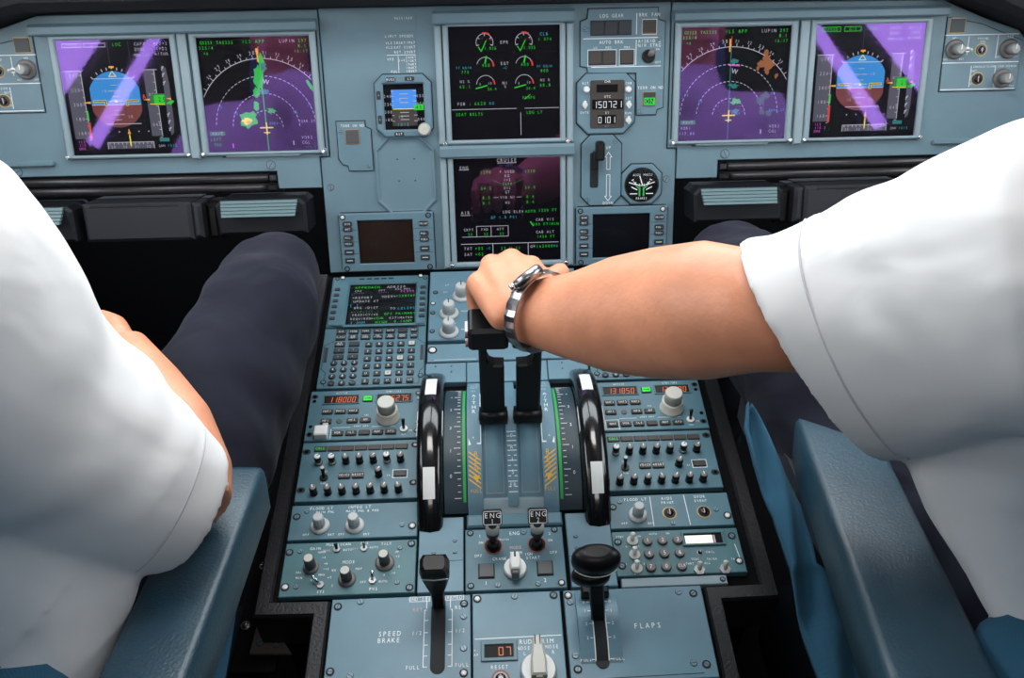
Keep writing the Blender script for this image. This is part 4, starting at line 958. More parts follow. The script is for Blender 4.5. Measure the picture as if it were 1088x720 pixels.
# ------------------------------------------------------------------ radio panels
def radio(dx, act, stby, label, guard):
    x = lambda v: v + dx
    t = module('radio_panel', label, 'control panel', x(-263), x(-114), -328, -244, 'module_teal', 'radio tuning panels')
    for (x0, x1), s in (((-244, -199), act), ((-174, -129), stby)):
        mb = MB(); mb.ring(rect(x(x0) - 2, x(x1) + 2, -268.5, -252), rect(x(x0), x(x1), -267, -254), 2.5, 4.5, 'module_teal', .4); mb.box(x(x0), x(x1), -267, -254, 3, 3.5, 'screen_lcd')
        for k, ch in enumerate(s): seg7(mb, ch, x(x0) + 6.5 + 6.1 * k, -265, 3.4, 8.6, 'e_orange_seg', 3.7, .75, slant=.12)
        part('frequency_window', mb, t, (x(x0), -260, 3), 'lit orange digits')
    mb = MB(); mb.box(x(-193), x(-180), -265.5, -256, 2.9, 5, 'key_dark', .5); mb.flat(rect(x(-192), x(-181), -264.5, -257), 5.1, 'e_led_green'); mb.stroke([(x(-190), -260.8), (x(-183), -260.8)], 1.2, 5.2, 'key_dark'); mb.flat([(x(-184), -259), (x(-182), -260.8), (x(-184), -262.6)], 5.2, 'key_dark'); part('transfer_key', mb, t, (x(-186), -260, 3), 'lit green transfer key')
    for r, (yy, row) in enumerate(((-281.5, ('VHF1', 'VHF2', 'VHF3')), (-297.5, ('HF1', 'o', 'HF2', 'AM')))):
        for k, l in enumerate(row):
            if l == 'o':
                def bo(m): m.cyl((0, 0, 0), 3.8, 1.0, 'key_grey', 18, bev=.3)
                inst('fixing_cap', ('rnd', ), bo, t, (x(-221), yy, TOP))
            else: key(t, x(-238 + 17 * k), yy, 13.5, 7.4, l, 'key_brown', lh=3.2, z=TOP)
    for k, l in enumerate(('NAV', 'VOR', 'ILS', '', 'ADF', 'BFO')):
        if guard and k == 0: continue
        key(t, x(-238 + 17 * k), -318, 13.5, 7.4, l, 'key_brown', lh=3.2, z=TOP)
    if guard:
        mb = MB(); mb.prism(rrect(x(-250), x(-233), -326, -310, 1.5, 3), 3, 13, 'white_plastic', 1.5); mb.box(x(-240), x(-233), -311, -306, 3, 12, 'cream', 1); part('guard_cover', mb, t, (x(-241), -318, 3), 'white guard over the NAV key')
    mb = MB(); mb.lathe([(15.5, 0), (15.5, 1.5), (14.5, 2), (14, 15), (13, 16)], (x(-158), -293, TOP), 'cream', 40, flute=0); k_ = part('tuning_knob', mb, t, (x(-158), -293, TOP), 'large cream tuning knob')
    mb = MB(); mb.lathe([(11.5, 16), (11.2, 30), (10.4, 31.5)], (x(-158), -293, TOP), 'cream', 40, flute=20, fd=.03); part('inner_knob', mb, k_, (x(-158), -293, 19))
    toggle(t, x(-136.5), -314, TOP, 0, 4, 15, 'white_plastic', 'black_plastic', 2.2, 'power_switch')
    letters(t, [('ACTIVE', x(-222), -248.5, 2.8), ('STBY/CRS', x(-153), -248.5, 2.8), ('STBY NAV', x(-192), -306.5, 2.6), ('ON', x(-128), -316, 2.4), ('OFF', x(-136), -322.5, 2.4), ('SEL', x(-186), -288, 2.2)],
            lines=[([(x(-228), -308), (x(-206), -308)], .5), ([(x(-178), -308), (x(-148), -308)], .5), ([(x(-230), -326), (x(-230), -310)], .5)] + ([] if guard else [([(x(-247), -310), (x(-229), -310)], .6), ([(x(-247), -325), (x(-229), -325)], .6), ([(x(-247), -310), (x(-247), -325)], .6)]))
    for xx, yy in ((-257, -254), (-257, -262), (-120, -253), (-120, -262), (-257, -305), (-257, -318), (-120, -303), (-120, -317)): cup(t, x(xx), yy, 8 if yy in (-254, -253, -318, -317) else 5, 7 if yy in (-254, -253, -318, -317) else 5)
radio(0, '118000', '125275', 'radio panel with orange digits 118000 and a raised white guard square', True)
radio(371, '131850', '121500', 'radio panel with orange digits 131850 just below the bare forearm', False)

# ------------------------------------------------------------------ audio panels
def audio(dx, whites, label):
    x = lambda v: v + dx
    t = module('audio_panel', label, 'control panel', x(-263), x(-115), -420.5, -331, 'module_teal', 'audio control panels')
    rnd = random.Random(11 + dx)
    for k in range(7):
        key(t, x(-240 + 17 * k), -342, 15, 8, '', 'key_brown' if k else 'key_dark', rnd=.6, z=TOP, ht=1.6, name='call_key')
        pot(t, x(-240 + 17 * k), -363.5, rnd.choice((70, 90, 60, 45)), k in whites)
        pot(t, x(-240.5 + 17 * k), -409, rnd.choice((70, 90, 60, 110)))
    mb = MB(); mb.text('CALL', x(-240), -342, 3.6, 'e_led_green', TOP + 1.8, adv=.6); part('green_legend', mb, t, (x(-240), -342, TOP + 1.7), 'lit green legend on first key')
    key(t, x(-206), -385, 14, 8.4, 'VOICE', 'key_brown', lh=3.2, z=TOP); key(t, x(-189.5), -385, 14, 8.4, 'RESET', 'key_brown', lh=3.2, z=TOP)
    pot(t, x(-164), -385, 60); key(t, x(-138), -384, 14.5, 8.5, '', 'key_brown', rnd=.8, z=TOP, ht=1.6)
    toggle(t, x(-231), -387, TOP, 0, 4, 14, 'black_plastic', 'black_plastic', 2.2, 'transmit_switch')
    mb = MB(); mb.cyl((x(-231), -382.6, TOP + 15), 2.2, 1.2, 'cream', 12); part('switch_tip', mb, t, (x(-231), -382, TOP + 15))
    letters(t, [('INT', x(-231), -377, 2.4), ('RAD', x(-231), -395, 2.4), ('PA', x(-152), -386, 2.4)], lines=[([(x(-147), -378), (x(-129), -378), (x(-129), -390), (x(-147), -390), (x(-147), -378)], .6)])
    for xx, yy in ((-257, -346), (-121, -340), (-257, -404), (-121, -398)): cup(t, x(xx), yy, 10, 8)
audio(0, (0, 1, 5), 'audio panel with three white topped knobs below the 118000 radio panel'); audio(371, (0, 5), 'audio panel with two white topped knobs below the 131850 radio panel')

# ------------------------------------------------------------------ lighting and door panels
def flood(th, x, y):
    mb = MB(); mb.lathe([(11.5, 0), (11.5, 1.5), (9.5, 4)], (x, y, TOP), 'clear_white', 32); k = part('dimmer_knob', mb, th, (x, y, TOP), 'clear white fluted dimmer knob')
    mb = MB(); mb.lathe([(7.2, 3), (6.6, 19), (5.2, 20.5)], (x, y, TOP), 'clear_white', 36, flute=12, fd=.14); part('knob_cap', mb, k, (x, y, TOP + 3))
t = module('lighting_panel', 'lighting panel with two clear fluted dimmer knobs and nothing else', 'control panel', -264, -114, -474, -426, 'module_teal')
flood(t, -228, -456); flood(t, -187.5, -457)
letters(t, [('FLOOD LT', -229, -431, 3.8), ('INTEG LT', -184, -431, 3.8), ('MAIN PNL', -224, -436.5, 3), ('MAIN PNL & PED', -180, -436.5, 3), ('OFF', -243, -467, 2.8), ('BRT', -214, -468, 2.8), ('OFF', -202, -468, 2.8), ('BRT', -173, -469, 2.8)])
screw(t, -257, -442, TOP, 3.4, 'dark'); screw(t, -246, -435, TOP, 2.6); screw(t, -132, -458, TOP, 2.8); screw(t, -120, -460, TOP, 3.6, 'bright')
t = module('lighting_panel', 'lighting and recorder panel with one clear knob and two round black buttons', 'control panel', 112, 258, -474, -428, 'module_teal')
flood(t, 146, -456); hole_knob(t, 184, -455, TOP, 7, 'brass'); hole_knob(t, 225, -455, TOP, 7, 'brass')
letters(t, [('FLOOD LT', 146, -434, 3.8), ('AIDS', 184, -434, 3.8), ('PRINT', 184, -440, 3.4), ('DFDR', 224, -433, 3.8), ('EVENT', 224, -439, 3.4), ('OFF', 129, -467, 2.8), ('BRT', 160, -468, 2.8)], lines=[([(164, -431), (163, -472)], .7), ([(205, -430), (206, -472)], .7)])
screw(t, 118, -444, TOP, 3.4, 'dark'); screw(t, 127, -437, TOP, 2.6); screw(t, 186, -469, TOP, 2.6); screw(t, 240, -452, TOP, 2.8); screw(t, 252, -461, TOP, 3.6, 'bright')

# ------------------------------------------------------------------ weather radar
t = module('weather_radar_panel', 'weather radar panel with three grey pale-topped rotary knobs', 'control panel', -264, -114, -546, -478, 'module_green')
def grey_knob(th, x, y, big, ang):
    mb = MB(); mb.lathe([(big, 0), (big, 1.5), (big * .8, 3.5)], (x, y, TOP), 'knob_grey', 30); k = part('rotary_knob', mb, th, (x, y, TOP))
    mb = MB(); mb.lathe([(6.2, 2.5), (5.9, 20), (5.0, 20.6)], (x, y, TOP), 'key_grey', 24, top='cream'); part('knob_cap', mb, k, (x, y, TOP + 2), 'grey cylinder knob with pale top')
grey_knob(t, -232, -510, 9, 0); grey_knob(t, -190, -527, 10, 0); grey_knob(t, -149, -508, 11, 0)
toggle(t, -205, -488.5, TOP, -1, 3, 7, 'steel', 'black_plastic', 1.8); toggle(t, -174, -488.5, TOP, 0, 4, 7, 'steel', 'steel', 1.8); toggle(t, -219, -533, TOP, -8, 6, 9, 'steel', 'steel_bright', 1.9); toggle(t, -161.5, -530, TOP, 0, 7, 9, 'steel', 'steel_bright', 1.9)
letters(t, [('GAIN', -230, -486, 3.4), ('MULTISCAN', -204, -481.5, 3.4), ('GCS', -174, -481, 3.4), ('TILT', -149, -483, 3.4), ('MODE', -190, -505, 4), ('SYS', -218, -541, 3.4), ('PWS', -160, -540, 3.6), ('MAN', -217, -489, 2.8, 'ink_pink'), ('AUTO', -193, -489, 2.8), ('OFF', -184, -488, 2.8, 'ink_pink'), ('AUTO', -163, -487, 2.8),
            ('WX', -206, -515, 2.8), ('MAP', -178, -514, 2.8), ('+T', -210, -524, 2.8), ('OFF', -172, -531, 2.6), ('AUTO', -150, -531, 2.8), ('MIN', -244, -523, 2.6), ('MAX', -219, -520, 2.6), ('+5', -135, -500, 2.6), ('-5', -134, -513, 2.6), ('-10', -140, -521, 2.6), ('1', -230, -526, 2.6), ('2', -206, -534, 2.6), ('UP', -136, -494, 2.4), ('CAL', -245, -516, 2.4), ('+4', -219, -498, 2.4), ('+8', -216, -506, 2.4), ('+12', -215, -513, 2.4), ('0', -149, -523, 2.4), ('NORM', -222, -491, 2.4)])
corners(t, -264, -114, -546, -478, '-d-d', 6); screw(t, -259, -490, TOP, 3.4, 'dark'); screw(t, -258, -534, TOP, 3.6, 'bright'); screw(t, -247, -489, TOP, 2.6); screw(t, -246, -534, TOP, 2.6); screw(t, -133, -489, TOP, 2.6); screw(t, -134, -533, TOP, 2.6)

# ------------------------------------------------------------------ transponder
t = module('transponder_panel', 'transponder panel with nine round number keys and a bright code window', 'control panel', 112, 259, -536, -478, 'module_green')
for i, ch in enumerate('123456789'):
    r, k = divmod(i, 3); key(t, 152 + 17.5 * k - .5 * r, -492.5 - 17 * r, 11, 11, 'CLR' if i == 8 else ('0' if i == 7 else ch), 'knob_grey', rnd=5.5, lh=5 if i != 8 else 3.4, z=TOP, ht=3.5)
for y in (-489, -507.5, -525): toggle(t, 135, y - 2, TOP, 0, 3, 11, 'cream', 'white_plastic', 2.8, 'mode_switch')
for x in (205, 234): toggle(t, x, -532, TOP, 1, 5, 9, 'steel', 'cream', 2.8, 'mode_switch')
mb = MB(); mb.ring(rect(192, 242, -501, -482), rect(195, 239, -498.5, -485), 2.9, 5.5, 'module_green', .6); mb.box(195, 239, -498.5, -485, 2.9, 3.6, 'screen_black'); mb.flat(rect(196, 228, -497.5, -487), 3.75, 'e_lamp'); mb.flat(rect(229, 231, -497.5, -487), 3.75, 'ink_pink'); part('code_window', mb, t, (217, -492, 3), 'bright white code window')
hole_knob(t, 210, -509.5, TOP, 2.6, 'white_plastic')
letters(t, [('STBY', 121, -485, 2.6), ('ON', 143, -485, 2.6), ('ALT RPTG', 134, -498, 2.2), ('1', 124, -521, 2.6), ('2', 144, -521, 2.6), ('ATC', 135, -533, 2.8), ('AUTO', 160, -482.5, 2.6), ('ON', 177, -482.5, 2.6), ('FAIL', 222, -509, 2.8), ('THRT', 196, -523, 2.6), ('ALL', 216, -523, 2.6), ('TCAS', 203, -517.5, 2.6), ('TA/RA', 222, -518, 2.6), ('TA', 246, -519, 2.6)], lines=[([(252, -500), (254, -517)], .8)])
for x, y, k in ((118, -492, 'dark'), (119, -523, 'dark'), (251, -489, 'dark'), (252.5, -522, 'bright')): screw(t, x, y, TOP, 3.4, k)
t = module('cover_plate', 'narrow pale blank strip under the transponder panel', 'cover plate', 116, 234, -549.5, -538.5, 'frame_light'); screw(t, 229, -544, TOP, 2.4, 'dark')

# ------------------------------------------------------------------ trim wheel side plates
def side_plate(sg, label):
    a, b = sorted((sg * 60, sg * 111.5))
    t = module('cover_plate', label, 'cover plate', a, b, -547, -450, 'pedestal_paint', None)
    for x, y in ((70, -482), (94, -497), (70, -497)): screw(t, sg * x, y, TOP, 2.2, 'paint')
    letters(t, [], m='gap', lines=[([(a + 1, -508), (b - 1, -508)], .7)])
    a2, b2 = sorted((sg * 56, sg * 111.5))
    t = module('cover_plate', label.replace('just below', 'just ahead of'), 'cover plate', a2, b2, -235, -199, 'pedestal_paint')
    for x, y in ((98, -205), (76, -205), (76, -216)): screw(t, sg * x, y, TOP, 1.2, 'paint')
t = module('cover_plate', 'plain blue-grey plate under the thrust levers, between the two trim wheels', 'cover plate', -55, 55, -236, -199, 'pedestal_paint')
side_plate(-1, 'plain blue-grey plate just below the trim wheel nearer the weather radar panel'); side_plate(1, 'plain blue-grey plate just below the trim wheel nearer the transponder panel')

# ------------------------------------------------------------------ throttle quadrant
S0, HC, RD = -343.5, -85.0, 137.0
def cyl_pt(x, phi, r): return (x, S0 + r * sin(radians(phi)), HC + r * cos(radians(phi)))       # phi 0 = top, + forward
t = QUAD = thing('throttle_quadrant', 'rounded blue throttle quadrant drum between the two black trim wheels', 'throttle quadrant', 'Q', (0, -343, 0))
def arc_block(mb, x0, x1, r0, r1, p0, p1, m, n=40, top=None):
    rings = []
    for k in range(n + 1):
        p = p0 + (p1 - p0) * k / n; rings.append([cyl_pt(x0, p, r0), cyl_pt(x0, p, r1), cyl_pt(x1, p, r1), cyl_pt(x1, p, r0)])
    mb.loft(rings, m, smooth=False)
mb = MB(); arc_block(mb, -54, -36, 100, RD, -51, 51, 'pedestal_paint'); arc_block(mb, 36, 54, 100, RD, -51, 51, 'pedestal_paint'); arc_block(mb, -6.5, 6.5, 100, RD, -46, 51, 'pedestal_paint')
arc_block(mb, -36.2, -6.3, 100, RD - 9, -44, 51, 'pedestal_paint'); arc_block(mb, 6.3, 36.2, 100, RD - 9, -44, 51, 'pedestal_paint')
part('drum', mb, t)
mb = MB()
for a, b in ((-32, -10.5), (10.5, 32)): arc_block(mb, a, b, RD - 10, RD - 8.2, -40, 3, 'frame_light', 24); arc_block(mb, a + 1, b - 1, RD - 9, RD - 8.0, -39.3, 2, 'pedestal_paint', 24)
part('lever_track', mb, t, (0, -343, 40))
mb = MB(); mb.loft([[cyl_pt(x, -42, RD - 10), cyl_pt(x, -43, RD - 4), cyl_pt(x, -50.5, RD - 1), cyl_pt(x, -52, RD - 12), cyl_pt(x, -50, 100)] for x in (-37, 37)], 'frame_light', smooth=False); mb.box(-56, 56, -466, -449, -5, 6, 'module_teal', 2); part('end_sill', mb, t, (0, -440, 10))
for sg in (-1, 1):
    mb = MB(); a, b = sorted((sg * 55, sg * 82.5)); arc_block(mb, a, b, 95, RD - 9, -50, 50, 'scale_dark')
    k_ = part('trim_scale', mb, t, (sg * 70, -343, 30))
    mb = MB(); a, b = sorted((sg * 56.2, sg * 59.6)); arc_block(mb, a, b, RD - 10, RD - 8.2, -44, 38, 'green_band'); part('green_band', mb, k_, (sg * 59, -343, 40), 'bright green take-off band')
    mb = MB()
    for k in range(25):
        p = -42 + 3.4 * k; L = 8 if k % 4 == 0 else 4
        a, b = sorted((sg * 62, sg * (62 + L))); arc_block(mb, a, b, RD - 9, RD - 8.3, p, p + .35, 'ink', 1)
    def wrap(m, txt, x, phi, h, mt, r=RD + .25, vertical=False):
        st = h * .9
        for k, ch in enumerate(txt):
            if ch == ' ': continue
            vs, fs, w = glyph(ch); size = h / .69
            if vertical: xo, po = x, phi - k * degrees_(h * 1.35, r)
            else: xo, po = x + (k - (len(txt) - 1) / 2) * st, phi
            m.add([cyl_pt(xo + a * size * .85, po + degrees_(b * size - h / 2, r), r) for a, b in vs], fs, mt)
    degrees_ = lambda L, r: L / r * 180 / pi
    for k, s in enumerate(('NU', '4', '3', '2', '1', '0')): wrap(mb, s, sg * 74, 40 - 14 * k, 4.4, 'ink', RD - 8.3)
    part('scale_ticks', mb, k_, (sg * 70, -343, 40))
    mb = MB(); x = sg * 46
    wrap(mb, 'A/THR', sg * 45, 20, 6.2, 'ink', vertical=True); wrap(mb, 'TOGA', sg * 45, 40, 3.6, 'ink'); wrap(mb, 'FLX', sg * 45, 34, 3.6, 'ink'); wrap(mb, 'MCT', sg * 45, 30.4, 3.6, 'ink'); wrap(mb, 'CL', sg * 45, 25.5, 4, 'ink')
    for a, b in ((36.8, 37.6),): arc_block(mb, *sorted((sg * a, sg * b)), RD, RD + .3, -14, 22, 'ink', 16)
    arc_block(mb, *sorted((sg * 37, sg * 42)), RD, RD + .3, -14.4, -13.6, 'ink', 1); wrap(mb, '^', sg * 46, -11, 4.5, 'ink'); mb.add([cyl_pt(sg * 52, -15, RD + .3), cyl_pt(sg * 52, -11, RD + .3), cyl_pt(sg * 49, -14.5, RD + .3)], [(0, 1, 2)], 'ink')
    part('thrust_lettering', mb, t, (x, -343, 50))
    mb = MB()
    for k in range(7):
        p = -18 - 2.3 * k; mb.add([cyl_pt(sg * 52, p, RD + .25), cyl_pt(sg * 38, p - 4.5, RD + .25), cyl_pt(sg * 38, p - 5.3, RD + .25), cyl_pt(sg * 52, p - .8, RD + .25)], [(0, 1, 2, 3)], 'ink_amber')
    wrap(mb, 'REV', sg * 43, -19.5, 7.0, 'ink_amber', RD + .5, vertical=True)
    mb.add([cyl_pt(sg * 43 - 4, -30.5, RD + .5), cyl_pt(sg * 43 + 4, -30.5, RD + .5), cyl_pt(sg * 43, -34, RD + .5)], [(0, 2, 1)], 'ink_amber'); wrap(mb, 'FULL', sg * 44, -38, 4.0, 'ink_amber', RD + .3)
    part('reverse_marking', mb, t, (x, -400, 40), 'amber hatched reverse marking')
mb = MB()
for k in range(13): arc_block(mb, -5.5, -2 if k % 2 else 0, RD, RD + .3, -8 - 2.6 * k, -7.6 - 2.6 * k, 'ink', 1); arc_block(mb, 2 if k % 2 else 0, 5.5, RD, RD + .3, -8 - 2.6 * k, -7.6 - 2.6 * k, 'ink', 1)
for k, s in enumerate(('0', 'R', 'I', '5', 'FR')): wrap(mb, s, 0, -10 - 6.4 * k, 5.0, 'ink')
part('thrust_lettering', mb, t, (0, -343, 50))

# thrust levers -----------------------------------------------------------------
def lever(sg, label):
    t = thing('thrust_lever', label, 'lever', 'Q', (sg * 21, -338, 45), 'thrust levers')
    x = lambda v: sg * v
    pol = [(7, 44), (36, 44), (36, 184), (26.5, 184), (26.5, 160), (24, 153), (19, 150), (7, 149)]
    def front(poly, y0, y1, m, bev, lean=0.0):
        q = [(x(a), b) for a, b in poly]
        ar = sum(q[i - 1][0] * q[i][1] - q[i][0] * q[i - 1][1] for i in range(len(q)))
        if ar < 0: q = q[::-1]
        b = MB(); b.M = Matrix(((1, 0, 0, 0), (0, lean, -1, 0), (0, 1, 0, 0), (0, 0, 0, 1))); b.prism(q, -y1, -y0, m, bev); b.M = None
        return b
    part('blade', front(pol, -345, -331, 'black_plastic', 2.5), t)
    part('handle', front(rrect(2, 47, 180, 213, 5, 3), -352, -316, 'black_plastic', 4), t, (x(25), -336, 180))
    mb = MB(); mb.tube([(x(4), -341, 57), (x(38), -341, 57)], 11, 'black_plastic', 20); mb.tube([(x(3), -341, 57), (x(39), -341, 57)], 6, 'key_grey', 12); part('hinge_roller', mb, t, (x(21), -341, 57))
    mb = MB(); 
    for k in range(4): mb.box(*sorted((x(46.5), x(50))), -347 + 0, -330, 184 + 7 * k, 187.5 + 7 * k, 'white_plastic' if k % 2 else 'red_line', .5)
    part('thumb_button', mb, t, (x(48), -338, 184), 'striped red and white button on the handle side')
lever(-1, 'black thrust lever with its square handle showing beside the hand'); lever(1, 'black thrust lever with its handle covered by the gripping hand')

# trim wheels --------------------------------------------------------------------
def wheel(sg, marks, label):
    t = thing('trim_wheel', label, 'trim wheel', 'Q', (sg * 99, -343, -60), 'pitch trim wheels')
    cx = sg * 99; R = 165; c0 = -103.5
    def wp(dx, phi, r): return (cx + dx, S0 + r * sin(radians(phi)), c0 + r * cos(radians(phi)))
    mb = MB(); prof = [(-15.5, 118), (-15.5, 154), (-14.6, 160), (-11, 164), (0, 165.5), (11, 164), (14.6, 160), (15.5, 154), (15.5, 118)]
    rings = [[wp(a, p, r) for a, r in prof] for p in [-58 + 116 * k / 64 for k in range(65)]]
    mb.loft(rings, 'black_gloss'); part('rim', mb, t)
    for p0, p1, a, b in marks:
        mb = MB(); n = 12
        q = []
        pr = [(v, sqrt(max(0, 1 - (v / 14) ** 2)) * 4 + 161.9) for v in (a, a * .6 + b * .4, a * .2 + b * .8, b)]
        for k in range(n + 1):
            p = p0 + (p1 - p0) * k / n; q.append([wp(v, p, r) for v, r in pr] + [wp(v, p, r - 6) for v, r in pr[::-1]])
        mb.loft(q, 'white_plastic', smooth=False); part('white_marker', mb, t, (cx, S0, 60), 'white index block')
    for p0, p1 in ((-8, 6),):
        for dx in (-15.3, 15.3):
            mb = MB(); mb.loft([[wp(dx - .4, p0 + (p1 - p0) * k / 6, 150), wp(dx + .4, p0 + (p1 - p0) * k / 6, 150), wp(dx + .4, p0 + (p1 - p0) * k / 6, 157), wp(dx - .4, p0 + (p1 - p0) * k / 6, 157)] for k in range(7)], 'white_plastic', smooth=False); part('side_mark', mb, t, (cx + dx, S0, 50), 'thin white side mark')
    return t
wheel(-1, ((14, 29, -7, 7), (-36.5, -23.5, -7, 7)), 'black trim wheel with white index blocks, beside the 118000 radio panel')
wheel(1, ((14, 29, -7, 7), (-36.5, -23.5, -7, 7)), 'black trim wheel with white index blocks, beside the 131850 radio panel')

# ------------------------------------------------------------------ engine master panel
t = module('engine_panel', 'engine start panel with two lift-up master levers and a white selector', 'control panel', -58, 55, -547, -468, 'module_teal')
for sg, cx, n in ((-1, -26, '1'), (1, 24.5, '2')):
    mb = MB(); mb.cyl((cx, -491, TOP), 11, .6, 'red_line', 30); mb.cyl((cx, -491, TOP + .5), 9.6, .6, 'lens_dark', 30); mb.lathe([(7, 1), (5.5, 7), (3.5, 8)], (cx, -491, TOP), 'black_plastic', 20); k_ = part('master_lever', mb, t, (cx, -491, TOP))
    mb = MB(); mb.lathe([(4.5, 0), (4.5, 14), (7.6, 16), (7.6, 28), (5, 33), (4, 44), (4.5, 52)], (cx, -488, TOP + 4), 'rod_metal', 24, flute=0); mb.lathe([(7.8, 24), (7.8, 30), (5.2, 34)], (cx, -488, TOP + 4), 'cream', 24); part('lever_shaft', mb, k_, (cx, -488, TOP + 4))
    b = MB(); b.M = Matrix.Translation((cx, -490, 60)) @ Matrix.Rotation(radians(42), 4, 'X'); b.prism(rrect(-11, 11, -8.5, 8.5, 2, 3), -5, 5, 'black_plastic', 1.5)
    b.stroke(rrect(-9.6, 9.6, -7.2, 7.2, 1.5, 3), .7, 5.15, 'ink', closed=True); b.text('ENG', 0, 2.7, 5.4, 'ink', 5.15, adv=.72, sx=.95); b.text(n, 0, -3.7, 5.2, 'ink', 5.15); b.M = None
    part('lever_head', b, k_, (cx, -488, 58), 'black tab lettered ENG ' + n)
mb = MB(); mb.lathe([(13, 0), (13, 4), (12, 8)], (-2, -523, TOP), 'white_plastic', 32); k_ = part('mode_selector', mb, t, (-2, -523, TOP), 'white mode selector knob')
mb = MB(); mb.prism([(-7, -533), (3, -533), (4.5, -524), (2.5, -512), (-6.5, -512), (-8.5, -524)], TOP + 7, TOP + 22, 'white_plastic', 1.5); mb.box(-3, -1, -519, -512.5, TOP + 21.9, TOP + 22.2, 'gap'); mb.box(-6, 2, -537, -532, TOP + 5, TOP + 18, 'knob_grey', 1); part('pointer_bar', mb, k_, (-2, -523, TOP + 7))
button(t, -43.5, -25, -532.5, -514, TOP, 'gap', 'key_grey'); button(t, 22.5, 41, -531.5, -513, TOP, 'gap', 'key_grey')
letters(t, [('ENG', -1, -475, 4.6), ('MASTER', -13, -483, 2.2), ('1', -41, -477, 3.6), ('2', 40, -477, 3.6), ('ON', -40, -486, 3.0), ('ON', 40, -486, 3.0), ('OFF', -43, -503, 3.4), ('OFF', 43, -502, 3.4), ('MODE', 0, -494, 3.8, 'ink_pink'), ('NORM', 0, -501, 3.8), ('CRANK', -19, -508, 3.6), ('IGN', 14, -503, 3.4), ('START', 19, -508, 3.6), ('1', -35, -538, 4.4), ('2', 31, -537, 4.4)])
for x, y, k in ((-52, -473, 'dark'), (46, -472, 'dark'), (-52, -541, 'dark'), (49, -541, 'bright'), (-22, -541, 'paint'), (23, -541, 'paint'), (10, -474, 'paint')): screw(t, x, y, TOP, 3.0, k)

# ------------------------------------------------------------------ speed brake
t = module('speedbrake_panel', 'plain panel lettered SPEED BRAKE with a long black lever slot', 'control panel', -204, -52.5, -664, -551, 'pedestal_paint')
mb = MB(); mb.prism(rrect(-95, -79.5, -640, -558, 7.6, 8), TOP, TOP + .5, 'gap'); part('lever_slot', mb, t, (-87, -600, TOP))
L = []
for sx in (-1, 1):
    x0 = -87.3 + sx * 15; L.append(([(x0 - sx * 2, -568), (x0, -568), (x0, -632), (x0 - sx * 4, -632)], .8))
    L.append(([(x0 - sx * 2, -552), (x0 - sx * 2, -566)], .8))
    for y in (-580, -594, -608, -620): L.append(([(x0, y), (x0 - sx * 4, y)], .8))
letters(t, [('SPEED', -139, -593.5, 5.4), ('BRAKE', -139.5, -601, 5.4), ('RET', -110, -567, 4.2, 'ink_pink'), ('RET', -64, -566, 4.2), ('1/2', -110, -594, 4.2), ('1/2', -64, -593, 4.2), ('FULL', -113, -632, 4.2), ('FULL', -62, -631, 4.2), ('GND SPL', -108, -554.5, 3.8), ('ARMED', -70, -554, 3.8)], lines=L + [([(-119, -551.8), (-97, -551.8), (-97, -557.5), (-119, -557.5), (-119, -551.8)], .6), ([(-80, -551.8), (-60, -551.8), (-60, -557), (-80, -557), (-80, -551.8)], .6)])
for x, y, k in ((-197, -560, 'dark'), (-173, -555, 'paint'), (-59.5, -562, 'dark'), (-60, -577, 'paint'), (-60, -613, 'paint'), (-60, -640, 'bright'), (-198, -633, 'dark'), (-177, -638, 'paint')): screw(t, x, y, TOP, 3.4, k)
def front_sweep(mb, secs, m):
    """lofted grip: sections (x_centre, s, h, half_width, half_depth)"""
    rings = []
    for cx, y, z, w, d in secs: rings.append([(cx + a * w, y + b * d, z) for a, b in ((-.8, -1), (.8, -1), (1, -.5), (1, .5), (.8, 1), (-.8, 1), (-1, .5), (-1, -.5))])
    mb.loft(rings, m, smooth=False)
t = thing('speed_brake_lever', 'black wedge-shaped speed brake lever standing at the top of its slot', 'lever', 'Q', (-87, -562, TOP))
mb = MB(); front_sweep(mb, [(-87, -562, TOP, 7.2, 5), (-87, -560, 22, 7.2, 5), (-87, -559, 42, 8.5, 6)], 'black_plastic'); part('stem', mb, t)
mb = MB(); front_sweep(mb, [(-87, -559, 34, 8.0, 7), (-87, -559, 46, 11, 9), (-87, -560, 66, 14.8, 11), (-87, -561, 79, 15.6, 12), (-87, -561, 86, 14.8, 11), (-87, -561, 89, 11, 8)], 'black_plastic'); k_ = part('grip', mb, t, (-87, -559, 30))
mb = MB(); mb.tube([(-101, -572.8, 76), (-87, -573.2, 74), (-73, -572.8, 76)], .7, 'white_plastic', 8); part('grip_line', mb, k_, (-87, -573, 66), 'thin white line')

# ------------------------------------------------------------------ rudder trim
t = module('rudder_trim_panel', 'rudder trim panel with a small orange digit window and white rotary knob', 'control panel', -50.5, 46, -664, -550.5, 'pedestal_paint')
mb = MB(); mb.ring(rect(-42, -3.5, -629, -606), rect(-38, -8, -625, -611), 2.9, 5, 'module_teal', .6); mb.box(-38, -8, -625, -611, 2.9, 3.6, 'screen_black'); seg7(mb, '0', -23, -622.5, 4.2, 8.5, 'e_orange_seg', 3.75, .9); seg7(mb, '7', -15, -622.5, 4.2, 8.5, 'e_orange_seg', 3.75, .9); part('digit_window', mb, t, (-23, -617, 3), 'lit orange digits')
hole_knob(t, -22, -648, TOP, 8, 'red_line')
mb = MB(); mb.lathe([(19, 0), (19, 5), (17, 9)], (17, -642, TOP), 'clear_white', 36); k_ = part('trim_knob', mb, t, (17, -642, TOP), 'white rudder trim knob')
